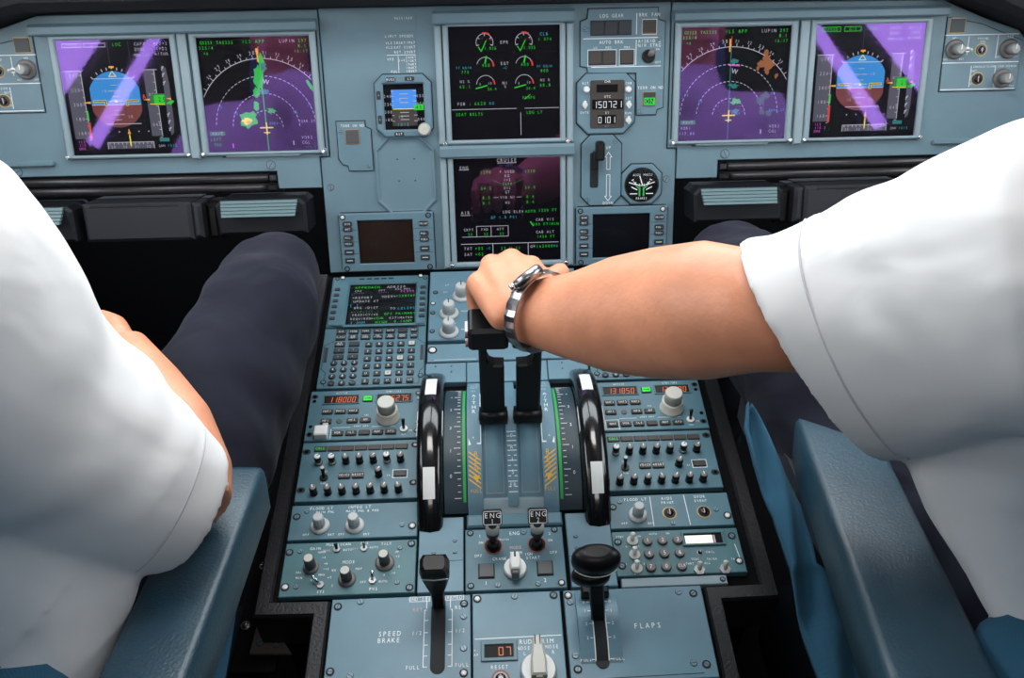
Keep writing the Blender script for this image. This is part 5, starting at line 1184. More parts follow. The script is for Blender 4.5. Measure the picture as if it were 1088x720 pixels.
mb = MB(); mb.prism([(9, -656), (25, -656), (25, -640), (22, -618), (19, -613), (15, -613), (12, -618), (9, -640)], TOP + 8, TOP + 26, 'cream', 2); mb.box(13, 21, -659, -654, TOP + 4, TOP + 24, 'knob_grey', 1); mb.box(14, 15, -624, -613.5, TOP + 26, TOP + 26.3, 'gap'); mb.box(19, 20, -624, -613.5, TOP + 26, TOP + 26.3, 'gap'); part('pointer_bar', mb, k_, (17, -642, TOP + 8))
letters(t, [('RUD TRIM', 17, -608.5, 5.0), ('NOSE', 3, -615.5, 4.0), ('NOSE', 33, -615, 4.0), ('L', 4, -621.5, 4.0), ('R', 34, -621, 4.0), ('RESET', -23, -635, 4.0), ('+-', -47, -616, 3), ('AP', -47, -621, 3)], lines=[([(-48, -603.5), (43.5, -602.5)], .9)])
for x, y, k in ((-45, -557, 'bright'), (39, -556, 'dark'), (-4, -555.5, 'paint')): screw(t, x, y, TOP, 3.4, k)

# ------------------------------------------------------------------ flaps
t = module('flaps_panel', 'plain panel lettered FLAPS with a curved slotted scale', 'control panel', 50, 203, -655, -550.5, 'pedestal_paint')
mb = MB(); rings = []
for k in range(17):
    a = radians(-32 + 64 * k / 16); y = -594 + 78 * sin(a); z = TOP - 66 * 1.0 + 78 * cos(a)
    rings.append([(62, y, TOP - 4), (62, y, z), (106, y, z), (106, y, TOP - 4)])
mb.loft(rings, 'pedestal_paint', smooth=False); part('curved_scale', mb, t, (84, -594, TOP))
def cy(y): return TOP - 66 + sqrt(max(0, 78 ** 2 - (y + 594) ** 2))
mb = MB()
for a, b, m_, e in ((77, 92, 'ink', .25), (78.2, 90.8, 'gap', .5)):
    rings = [[(a, y, cy(y)), (a, y, cy(y) + e), (b, y, cy(y) + e), (b, y, cy(y))] for y in [-562 - 72 * k / 14 for k in range(15)]]
    mb.loft(rings, m_, smooth=False)
mb.cyl((84.5, -634, cy(-634) - .5), 7.2, 1.2, 'gap', 20); part('lever_slot', mb, t, (84, -594, TOP + 8))
mb = MB()
for k, (y, s) in enumerate(((-570, '0'), (-582, '1'), (-597, '2'), (-612, '3'), (-632, 'FULL'))):
    for sx in (-1, 1):
        xx = 84.5 + sx * (14 if len(s) == 1 else 17); zz = cy(y) + .4
        mb.text(s, xx, y, 3.6, 'ink', zz, adv=.62); mb.stroke([(84.5 + sx * 8, y), (84.5 + sx * 11, y)], .7, zz, 'ink')
mb.text('FLAPS', 137, -595.5, 6, 'ink', TOP + .12, adv=.72)
part('lettering', mb, t, (90, -594, TOP))
for x, y, k in ((55, -557, 'bright'), (56.5, -565, 'paint'), (57, -626, 'paint'), (58, -641, 'dark'), (193, -560, 'dark'), (177, -557.5, 'paint'), (179, -639, 'paint'), (192, -641, 'dark')): screw(t, x, y, TOP, 3.4, k)
letters(t, [], m='gap', lines=[([(66, -652), (188, -650)], .9)])
t = thing('flap_lever', 'black flap lever with a broad rounded paddle handle', 'lever', 'Q', (82, -575, TOP + 8))
mb = MB(); front_sweep(mb, [(84, -590, TOP + 10, 7.4, 5), (82, -582, TOP + 34, 7.8, 5), (78, -571, 90, 8, 6)], 'black_plastic'); part('stem', mb, t)
mb = MB(); mb.box(68, 98, -566, -556, TOP + 8, TOP + 20, 'black_plastic', 2); part('gate_block', mb, t, (83, -561, TOP + 8))
mb = MB()
rr = []
for w, d, z in ((18, 8, 88), (24, 13, 90), (25.5, 15, 98), (25, 14, 106), (21, 11, 112), (12, 6, 115)):
    rr.append([(78 + w * cos(2 * pi * k / 24), -571 + d * sin(2 * pi * k / 24), z) for k in range(24)])
mb.loft(rr, 'black_plastic'); part('paddle', mb, t, (78, -571, 88))
mb = MB(); rr = []
for w, d, z in ((14, 7, 66), (20, 11, 69), (20.5, 12, 77), (17, 9, 83)): rr.append([(74 + w * cos(2 * pi * k / 24), -574 + d * sin(2 * pi * k / 24), z) for k in range(24)])
mb.loft(rr, 'black_plastic'); part('release_collar', mb, t, (74, -574, 66))
mb = MB(); mb.tube([(78 + 24 * cos(radians(a)), -571 + 15.4 * sin(radians(a)), 91.5) for a in range(205, 340, 9)], .6, 'white_plastic', 8); part('paddle_line', mb, t, (78, -584, 91), 'thin white line')

# ledge, bracket and bolts beside the pedestal
mb = MB(); mb.prism([(-322, -600), (-272, -600), (-272, -30), (-300, -30)], -72, -62, 'black_matte', 1); part('side_ledge', mb, PED, (-296, -330, -72))
t = thing('mounting_bracket', 'small beige triangular bracket in the dark beside the pedestal step', 'bracket', 'Q', (-280, -560, -62))
mb = MB(); mb.prism([(-302, -580), (-255, -582), (-266, -566), (-283, -545), (-297, -517)], -61.5, -56, 'bracket_beige', 1); part('plate', mb, t, (-280, -560, -61))
screw(t, -292, -568, -56, 4); screw(t, -273, -572, -56, 3)
for x, y in ((-299, -404), (-304, -468), (-313, -545)):
    def bb(m): m.cyl((0, 0, 0), 6, 3, 'steel', 6); m.lathe([(3.6, 3), (3.4, 6), (2, 7)], (0, 0, 0), 'steel_bright', 12)
    inst('bolt', ('bolt',), bb, PED, (x, y, -62), label='steel bolt')
# ================================================================== SEATS, PILOTS, CABIN (metres)
V = Vector
def ring(c, a, b, n=32, k=1.0):
    c, a, b = V(c), V(a), V(b)
    return [tuple(c + a * k * cos(2 * pi * i / n) + b * k * sin(2 * pi * i / n)) for i in range(n)]
def tube_rings(pts, rad, n=20, flat=None):
    """closed round-ended limb through joints; rad per joint"""
    P = [V(p) for p in pts]; out = []; prev = V((1, 0, 0))
    def fr(t):
        nonlocal prev
        a = prev - t * prev.dot(t)
        if a.length < 1e-3: a = V((0, 1, 0)) - t * t.y
        a.normalize(); prev = a; return a, t.cross(a)
    for i, p in enumerate(P):
        t = (P[min(i + 1, len(P) - 1)] - P[max(i - 1, 0)]).normalized(); a, b = fr(t); r = rad[i]
        if i == 0:
            for q in (75, 50, 25): out.append(ring(p - t * r * sin(radians(q)) * .9, a * r * cos(radians(q)), b * r * cos(radians(q)), n))
        out.append(ring(p, a * r, b * r, n))
        if i == len(P) - 1:
            for q in (25, 50, 75): out.append(ring(p + t * r * sin(radians(q)) * .9, a * r * cos(radians(q)), b * r * cos(radians(q)), n))
    return out
def limb(mb, pts, rad, n=20): mb.loft(tube_rings(pts, rad, n), 'skin')
def bulb(mb, c, r, n=20):
    c = V(c); rx, ry, rz = r if isinstance(r, tuple) else (r, r, r)
    mb.loft([[(c.x + rx * sin(t) * cos(2 * pi * k / n), c.y + ry * sin(t) * sin(2 * pi * k / n), c.z + rz * cos(t)) for k in range(n)] for t in [pi * (.04 + .92 * i / 11) for i in range(12)]], 'skin')
def fuse(name, mb, material, voxel, smooth=6, wr=None):
    """one continuous skin over overlapping closed volumes"""
    me = mb.mesh('tmp', (0, 0, 0), 1.0); ob = bpy.data.objects.new('tmp', me); COL.objects.link(ob)
    m = ob.modifiers.new('r', 'REMESH'); m.mode = 'VOXEL'; m.voxel_size = voxel
    s = ob.modifiers.new('s', 'SMOOTH'); s.iterations = smooth; s.factor = .5
    dg = bpy.context.evaluated_depsgraph_get(); dg.update()
    out = bpy.data.meshes.new_from_object(ob.evaluated_get(dg)); out.name = name
    bpy.data.objects.remove(ob); bpy.data.meshes.remove(me)
    if wr:
        N = [v.normal.copy() for v in out.vertices]
        for v, nn in zip(out.vertices, N): v.co += nn * wr(v.co)
    out.materials.clear(); out.materials.append(MATS[material])
    out.polygons.foreach_set('use_smooth', [True] * len(out.polygons)); out.update()
    return out
def wpart(name, me, parent, label=None, shift=True):
    o = V(ORI[parent.name]) * .001
    if shift: me.transform(Matrix.Translation(-o))
    ob = bpy.data.objects.new(name, me); COL.objects.link(ob); ob.parent = parent; ORI[ob.name] = ORI[parent.name]
    if label: ob['label'] = label
    return ob
def mpart(name, mb, parent, label=None): return wpart(name, mb.mesh(name, (0, 0, 0), 1.0), parent, label)

R_SLEEVE = [
  ((0.2491, -0.5815, 0.2816), (-0.0560, 0.0590, 0.0760), (-0.0490, -0.0580, 0.0400)),
  ((0.2607, -0.5882, 0.2898), (-0.0463, 0.0583, 0.0750), (-0.0500, -0.0590, 0.0400)),
  ((0.2754, -0.5963, 0.3047), (-0.0402, 0.0594, 0.0768), (-0.0550, -0.0600, 0.0360)),
  ((0.2964, -0.6082, 0.3313), (-0.0327, 0.0616, 0.0800), (-0.0650, -0.0600, 0.0260)),
  ((0.3157, -0.6275, 0.3563), (-0.0252, 0.0615, 0.0802), (-0.0788, -0.0490, 0.0128)),
  ((0.3340, -0.6534, 0.3892), (-0.0152, 0.0627, 0.0822), (-0.0831, -0.0410, 0.0159)),
  ((0.3496, -0.6748, 0.4114), (-0.0101, 0.0649, 0.0853), (-0.0668, -0.0594, 0.0373)),
  ((0.3812, -0.6830, 0.4267), (-0.0123, 0.0633, 0.0832), (-0.0249, -0.0657, 0.0464)),
  ((0.4179, -0.6800, 0.4406), (-0.0096, 0.0529, 0.0695), (-0.0096, -0.0490, 0.0360))]
R_ARM = [
  ((0.0185, -0.4007, 0.2038), (0.0142, 0.0188, 0.0254), (-0.0152, -0.0120, 0.0174)),
  ((0.0566, -0.4293, 0.2174), (0.0099, 0.0255, 0.0341), (-0.0219, -0.0184, 0.0201)),
  ((0.0988, -0.4595, 0.2374), (0.0040, 0.0341, 0.0453), (-0.0319, -0.0245, 0.0213)),
  ((0.1347, -0.4927, 0.2614), (0.0018, 0.0371, 0.0492), (-0.0396, -0.0228, 0.0187)),
  ((0.1670, -0.5332, 0.2921), (0.0010, 0.0369, 0.0488), (-0.0403, -0.0218, 0.0173)),
  ((0.1978, -0.5670, 0.3145), (-0.0007, 0.0310, 0.0410), (-0.0302, -0.0254, 0.0188)),
  ((0.2435, -0.5950, 0.3250), (-0.0097, 0.0265, 0.0350), (-0.0278, -0.0281, 0.0149)),
  ((0.2926, -0.6350, 0.3588), (-0.0073, 0.0246, 0.0321), (-0.0258, -0.0231, 0.0124)),
  ((0.3435, -0.6687, 0.4026), (-0.0051, 0.0264, 0.0346), (-0.0273, -0.0245, 0.0146)),
  ((0.40, -0.72, 0.43), (-0.0051, 0.0264, 0.0346), (-0.0273, -0.0245, 0.0146))]
L_SLEEVE = [
  ((-0.2745, -0.6535, 0.1970), (0.0335, 0.0262, 0.0362), (0.0269, -0.0426, 0.0056)),
  ((-0.2942, -0.6582, 0.2228), (0.0350, 0.0345, 0.0472), (0.0255, -0.0523, 0.0193)),
  ((-0.3317, -0.6565, 0.2648), (0.0411, 0.0424, 0.0578), (0.0321, -0.0629, 0.0233)),
  ((-0.3535, -0.6590, 0.3020), (0.0458, 0.0460, 0.0629), (0.0490, -0.0640, 0.0112)),
  ((-0.3687, -0.6673, 0.3650), (0.0496, 0.0524, 0.0715), (0.0625, -0.0665, 0.0054)),
  ((-0.3824, -0.6768, 0.4182), (0.0547, 0.0518, 0.0708), (0.0563, -0.0734, 0.0102)),
  ((-0.4013, -0.6800, 0.4546), (0.0517, 0.0487, 0.0666), (0.0197, -0.0673, 0.0339)),
  ((-0.4414, -0.6697, 0.4664), (0.0457, 0.0437, 0.0597), (-0.0016, -0.0485, 0.0367))]
L_ARM = [
  ((-0.4003, -0.4410, 0.1903), (0.0268, 0.0141, 0.0198), (-0.0115, -0.0079, 0.0212)),
  ((-0.3500, -0.5020, 0.1947), (0.0262, 0.0136, 0.0191), (-0.0139, -0.0085, 0.0251)),
  ((-0.3108, -0.5633, 0.1983), (0.0290, 0.0154, 0.0216), (-0.0152, -0.0105, 0.0279)),
  ((-0.2855, -0.6168, 0.1867), (0.0322, 0.0145, 0.0206), (-0.0133, -0.0147, 0.0311)),
  ((-0.2745, -0.6444, 0.1755), (0.0263, 0.0121, 0.0171), (-0.0098, -0.0140, 0.0250))]

def head(mb, c):
    c = V(c)
    bulb(mb, c + V((0, 0, .03)), (.075, .095, .095)); bulb(mb, c + V((0, .03, -.045)), (.056, .062, .065))
    limb(mb, [c + V((0, -.015, -.18)), c + V((0, 0, -.06))], [.058, .055])
    limb(mb, [c + V((0, .090, .018)), c + V((0, .112, -.022))], [.009, .014], 10)            # nose
    for s in (-1, 1):
        bulb(mb, c + V((s * .074, -.005, -.005)), (.010, .024, .034), 12)                        # ear
        bulb(mb, c + V((s * .030, .082, .022)), (.016, .012, .008), 10)                          # brow and eye
    limb(mb, [c + V((-.02, .088, -.058)), c + V((.02, .088, -.058))], [.009, .009], 10)      # lips
def hand_chain(mb, mcp, curl, rad):
    P = [V(mcp)]
    for d in curl: P.append(P[-1] + V(d))
    limb(mb, P, rad, 14)

def torso(mb, cx, cy, prof, lean=0):
    """elliptical body: (z, half width, half depth, dx, dy)"""
    mb.loft([ring((cx + dx, cy + dy, z), (w, 0, 0), (0, d, 0), 36) for z, w, d, dx, dy in prof], 'skin')

def pilot(sg, label):
    X = sg * .49
    t = thing('person', label, 'person', 'W', (X * 1000, -780, -160), 'pilots')
    # ---- the body, one continuous surface
    b = MB()
    bx = 0.0 if sg > 0 else -.045
    torso(b, X, -.80, [(-.13, .08, .06, 0, 0), (-.11, .095, .08, 0, 0), (.0, .085, .095, 0, .01), (.10, .085, .09, bx, .04), (.20, .10, .055, bx, .12), (.31, .09, .05, bx, .115), (.42, .09, .05, bx, .08), (.465, .11, .050, bx * .6, .03), (.49, .055, .045, 0, 0)])
    head(b, (X, -.77, .655))
    arm = R_ARM if sg > 0 else L_ARM
    b.loft([ring(*s) for s in arm], 'skin')
    c0, a0, b0 = map(V, arm[0]); 
    if sg > 0:
        # left hand of the right pilot, closed over both lever handles
        mc = {'index': (.0250, -.3300, .2130), 'middle': (.0035, -.3205, .2165), 'ring': (-.0190, -.3270, .2145), 'pinky': (-.0350, -.3450, .2040)}
        cp = {'index': (.0285, -.3850, .2085), 'middle': (.0150, -.3915, .2070), 'ring': (.0015, -.3950, .2020), 'pinky': (-.0085, -.3990, .1960)}
        for k, r0, r1 in (('index', .0175, .0135), ('middle', .0185, .0140), ('ring', .0180, .0135), ('pinky', .0165, .0125)):
            limb(b, [cp[k], (V(cp[k]) + V(mc[k])) / 2 + V((0, 0, .001)), mc[k]], [r0, (r0 + r1) / 2 + .0010, r1], 16)
        b.loft([ring((.0105, -.402, .200), (.022, 0, .008), (0, 0, .016)), ring((.008, -.375, .202), (.030, 0, .006), (0, 0, .016)), ring((-.002, -.345, .203), (.034, 0, .003), (0, 0, .014)), ring((-.004, -.332, .203), (.030, 0, .003), (0, 0, .010))], 'skin')
        hand_chain(b, mc['index'], [(.002, .030, -.026), (-.001, -.004, -.026), (-.002, -.018, -.014)], [.0125, .0105, .0092, .0078])
        hand_chain(b, mc['middle'], [(.000, .032, -.028), (-.001, -.003, -.028), (-.001, -.020, -.015)], [.0130, .0108, .0095, .0080])
        hand_chain(b, mc['ring'], [(-.002, .030, -.027), (.000, -.003, -.027), (.001, -.020, -.014)], [.0125, .0104, .0090, .0078])
        hand_chain(b, mc['pinky'], [(-.006, .022, -.022), (.001, -.003, -.022), (.002, -.014, -.012)], [.0112, .0092, .0080, .0070])
        limb(b, [(.024, -.388, .203), (.040, -.362, .204), (.0485, -.3465, .2070)], [.019, .0165, .0130], 16)       # ball of the thumb
        limb(b, [(.0485, -.3465, .2070), (.0575, -.3330, .2065), (.0575, -.3270, .1890), (.0520, -.3260, .1740)], [.0130, .0115, .0102, .0085], 14)
        # other arm rests on the outer armrest
        limb(b, [(X + .16, -.78, .43), (X + .22, -.70, .20), (X + .17, -.47, .16)], [.05, .042, .03]); oh = V((X + .15, -.40, .165))
    else:
        # right hand of the left pilot, lying on his thigh
        w = V(arm[0][0]); d = V((-.078, .046, -.004))
        b.loft([ring(w + d * u, V((-.018, -.026, .006)) * k, V((0, 0, .015)) * k, 20) for u, k in ((-.25, .9), (0, 1.0), (.5, 1.3), (1.0, 1.35), (1.12, 1.0))], 'skin')
        for k, (dx, L) in enumerate(((.030, .9), (.010, 1.0), (-.010, .95), (-.030, .75))):
            p = w + d + V((dx * .55, dx * .8, -.002)); hand_chain(b, p, [(-.038 * L, .018 * L, .000), (-.022 * L, .010 * L, -.014 * L), (-.010, .004 * L, -.016 * L)], [.0115, .0098, .0086, .0074])
        limb(b, [w + V((.000, .022, 0)), w + V((-.014, .048, .004)), w + V((-.034, .066, .000)), w + V((-.055, .078, -.004))], [.015, .0125, .0105, .0085], 14)
        limb(b, [(X - .16, -.78, .43), (X - .22, -.70, .20), (X - .17, -.47, .16)], [.05, .042, .03]); oh = V((X - .15, -.40, .165))
    e = V((X + sg * .17, -.47, .16)); dd = (oh - e)
    b.loft([ring(e + dd * u, (.036 * k, 0, 0), (0, 0, .015 * k), 20) for u, k in ((-.2, .8), (.2, .9), (.8, 1.15), (1.2, 1.15), (1.4, .8))], 'skin')
    for k in range(4): hand_chain(b, oh + V((-.027 + .018 * k, .02, 0)), [(0, .038, -.004), (0, .020, -.018), (0, .004, -.020)], [.0115, .0098, .0086, .0074])
    limb(b, [e + V((-sg * .03, .02, 0)), e + V((-sg * .05, .06, 0)), e + V((-sg * .045, .10, -.006))], [.016, .012, .009], 14)
    knee_in = (sg * .303, -.175, .112); knee_out = (sg * .66, -.19, .08)
    hip_in = (X - sg * .02, -.74, -.06) if sg > 0 else (X - sg * .09, -.74, -.03)
    for hip, kn in ((hip_in, knee_in), ((X + sg * .09, -.74, -.03), knee_out)):
        kn = V(kn); limb(b, [V(hip) + V((0, 0, -.01)), V(hip) * .55 + kn * .45, kn + V((0, -.02, -.006)), kn + V((sg * .02, .03, -.13)), kn + V((sg * .03, .09, -.42)), kn + V((sg * .03, .10, -.52))], [.068, .058, .038, .036, .036, .032])
        limb(b, [kn + V((sg * .03, .11, -.55)), kn + V((sg * .03, .25, -.56))], [.035, .030])
    wpart('body', fuse('body', b, 'skin', .0042, 4), t)
    # ---- hair
    h = MB(); c = V((X, -.77, .655))
    h.loft([[(c.x + .084 * sin(q) * cos(2 * pi * k / 28), c.y - .012 + .102 * sin(q) * sin(2 * pi * k / 28), c.z + .04 + .098 * cos(q) - (.04 if sin(2 * pi * k / 28) < .2 else 0) * (q / 1.7) ** 3) for k in range(28)] for q in [.05 + 1.6 * i / 10 for i in range(11)]], 'hair')
    mpart('hair', h, t, 'short dark hair')
    # ---- shirt
    s = MB(); SL = R_SLEEVE if sg > 0 else L_SLEEVE
    rings = [ring(*q, n=40) for q in SL]
    rim = [ring(SL[0][0], SL[0][1], SL[0][2], 40, .90)]
    def mix(p, q, u): return tuple(V(p) * (1 - u) + V(q) * u)
    inn = [ring(mix(SL[0][j], SL[2][j], 1), SL[1][1], SL[1][2], 40, .82) for j in (0,)]
    s.loft(inn + rim + rings, 'shirt_cotton')
    w = .17
    P_ = [(-.12, .10, .10, 0, 0), (-.06, .10, .11, 0, .01), (.05, .10, .12, 0, .02), (.12, .11, .12, 0, .04), (.16, .138, .115, 0, .06), (.195, .166, .11, 0, .11), (.23, .182, .10, 0, .14), (.265, .172, .095, 0, .14), (.31, .14, .09, 0, .12), (.38, .14, .09, 0, .10), (.43, .155, .09, 0, .07), (.465, .14, .08, 0, .04), (.50, .085, .066, 0, .02), (.525, .066, .064, 0, .02), (.550, .062, .062, 0, .022)] if sg > 0 else [(-.12, .15, .11, 0, .0), (-.06, .16, .13, 0, .01), (.05, .16, .13, 0, .02), (.12, .165, .12, 0, .05), (.155, .18, .11, 0, .08), (.185, .19, .105, 0, .10), (.22, .182, .10, 0, .11), (.26, .155, .095, -.02, .11), (.31, .13, .09, -.05, .10), (.38, .135, .085, -.05, .09), (.43, .145, .085, -.02, .07), (.465, .135, .08, 0, .04), (.50, .085, .066, 0, .02), (.525, .066, .064, 0, .02), (.550, .062, .062, 0, .022)]
    torso(s, X, -.80, P_)
    limb(s, [(X + sg * .05, -.77, .42), (X + sg * .16, -.78, .42), (X + sg * .215, -.73, .28)], [.08, .085, .078])
    limb(s, [(X - sg * .02, -.76, .44), (V((X - sg * .02, -.76, .44)) + V(SL[-1][0])) / 2, SL[-1][0], SL[-2][0], SL[-3][0]], [.075, .080, .078, .076, .070])
    ax = (V(SL[-1][0]) - V(SL[0][0])).normalized()
    def wr(p):
        q = V((p.x, p.y, p.z)); u = (q - V(SL[0][0])).dot(ax)
        n1 = noise.noise(V((u * 16 + noise.noise(q * 7) * 1.2, q.z * 9, q.x * 9))); n2 = noise.noise(q * 26 + V((3, 1, 7)))
        a = .0050 if u > .05 else .0020
        return a * n1 + .0012 * n2
    sh = wpart('shirt', fuse('shirt', s, 'shirt_cotton', .0038, 9, wr), t, 'white short-sleeved shirt')
    # hem stitching a hand's breadth above the edge
    st = MB(); i0 = 0 if sg < 0 else 2; q0, q1 = SL[i0], SL[i0 + 1]; u = .15 if sg > 0 else .75
    pts = ring(mix(q0[0], q1[0], u), mix(q0[1], q1[1], u), mix(q0[2], q1[2], u), 64, 1.0)
    pts = pts[2:31]
    mw = []
    for p in pts: mw.append(tuple(V(p) + (V(p) - V(mix(q0[0], q1[0], u))).normalized() * wr(V(p))))
    st.tube(mw, .0010, 'shirt_thread', 6); mpart('hem_stitching', st, sh)
    # ---- trousers
    tr = MB()
    torso(tr, X, -.78, [(-.15, .12, .10, 0, 0), (-.10, .185, .14, 0, 0), (-.02, .19, .14, 0, .02), (.03, .17, .12, 0, .02)])
    for hip, kn, s_ in ((hip_in, knee_in, 1), ((X + sg * .09, -.74, -.03), knee_out, 1)):
        kn = V(kn); hip = V(hip)
        tr.loft(tube_rings([hip, hip * .55 + kn * .45 + V((0, 0, .012)), kn + V((0, -.07, .0)), kn + V((0, .012, -.006)), kn + V((sg * .02, .03, -.12)), kn + V((sg * .03, .09, -.42))], [.098, .088, .073, .060, .056, .056], 28), 'trouser_wool')
    def wt(p):
        q = V(p); return .006 * noise.noise(V((q.x * 10, q.y * 22, q.z * 18))) + .003 * noise.noise(V((q.x * 30 + q.y * 24, q.y * 12, q.z * 26)))
    wpart('trousers', fuse('trousers', tr, 'trouser_wool', .006, 5, wt), t, 'dark navy uniform trousers')
    sho = MB()
    for kn in (knee_in, knee_out):
        k = V(kn) + V((sg * .03, .11, -.555)); sho.loft([ring(k + V((0, y, z)), (w, 0, 0), (0, 0, hh), 20) for y, z, w, hh in ((-.07, 0, .02, .02), (-.06, .005, .036, .035), (0, .01, .040, .045), (.08, 0, .044, .032), (.15, -.005, .040, .026), (.19, -.008, .02, .014))], 'black_gloss')
    mpart('shoes', sho, t, 'black leather shoes')
    return t
pilot(-1, 'pilot in white short sleeves resting a bare elbow on the blue armrest')
pilot(1, 'pilot in white short sleeves reaching a bare arm to the thrust levers')

# ------------------------------------------------------------------ wristwatch
t = thing('wristwatch', 'steel wristwatch with link bracelet on the wrist of the reaching arm', 'watch', 'W', (28, -408, 206))
c = V((.0290, -.4085, .2075)); a = V((.0135, .0215, .0290)) * 1.08; bb = V((-.0245, -.0150, .0190)) * 1.12
axd = a.cross(bb).normalized()
if axd.x > 0: axd = -axd
mb = MB(); rings = []; N = 44
for k in range(N):
    th = 2 * pi * k / N; p = c + a * cos(th) + bb * sin(th); out = (a * cos(th) + bb * sin(th)).normalized()
    g = 1.0 if k % 2 else .55
    w = .0075
    rings.append([tuple(p - axd * w), tuple(p - axd * w + out * .0022 * g), tuple(p - axd * w * .3 + out * .0032 * g), tuple(p + axd * w * .3 + out * .0032 * g), tuple(p + axd * w + out * .0022 * g), tuple(p + axd * w)])
mb.loft(rings, 'steel', smooth=False, close=True); mpart('bracelet', mb, t)
th = radians(47); p = c + a * cos(th) + bb * sin(th); out = (a * cos(th) + bb * sin(th)).normalized()
out = (out * .80 + axd * .60).normalized(); axd = (axd - out * axd.dot(out)).normalized(); tx = out.cross(axd).normalized(); M3 = Matrix((( tx.x, axd.x, out.x, p.x), (tx.y, axd.y, out.y, p.y), (tx.z, axd.z, out.z, p.z), (0, 0, 0, 1)))
mb = MB(); mb.M = M3; mb.lathe([(.0165, -.003), (.0180, .002), (.0175, .0065), (.0150, .008)], (0, 0, 0), 'steel', 36); mb.lathe([(.003, 0), (.003, .006)], (.0205, 0, .0015), 'steel_bright', 10); mb.M = None; cs = mpart('watch_case', mb, t)
mb = MB(); mb.M = M3; mb.cyl((0, 0, .0078), .0146, .0006, 'gap', 36); mb.box(-.0006, .0006, 0, .010, .0084, .0088, 'white_plastic'); mb.box(0, .0075, -.0006, .0006, .0084, .0088, 'white_plastic')
for k in range(12): mb.box(.0125 * cos(pi * k / 6) - .0007, .0125 * cos(pi * k / 6) + .0007, .0125 * sin(pi * k / 6) - .0007, .0125 * sin(pi * k / 6) + .0007, .0083, .0086, 'white_plastic')
mb.M = None; mpart('watch_dial', mb, cs, 'dark dial')

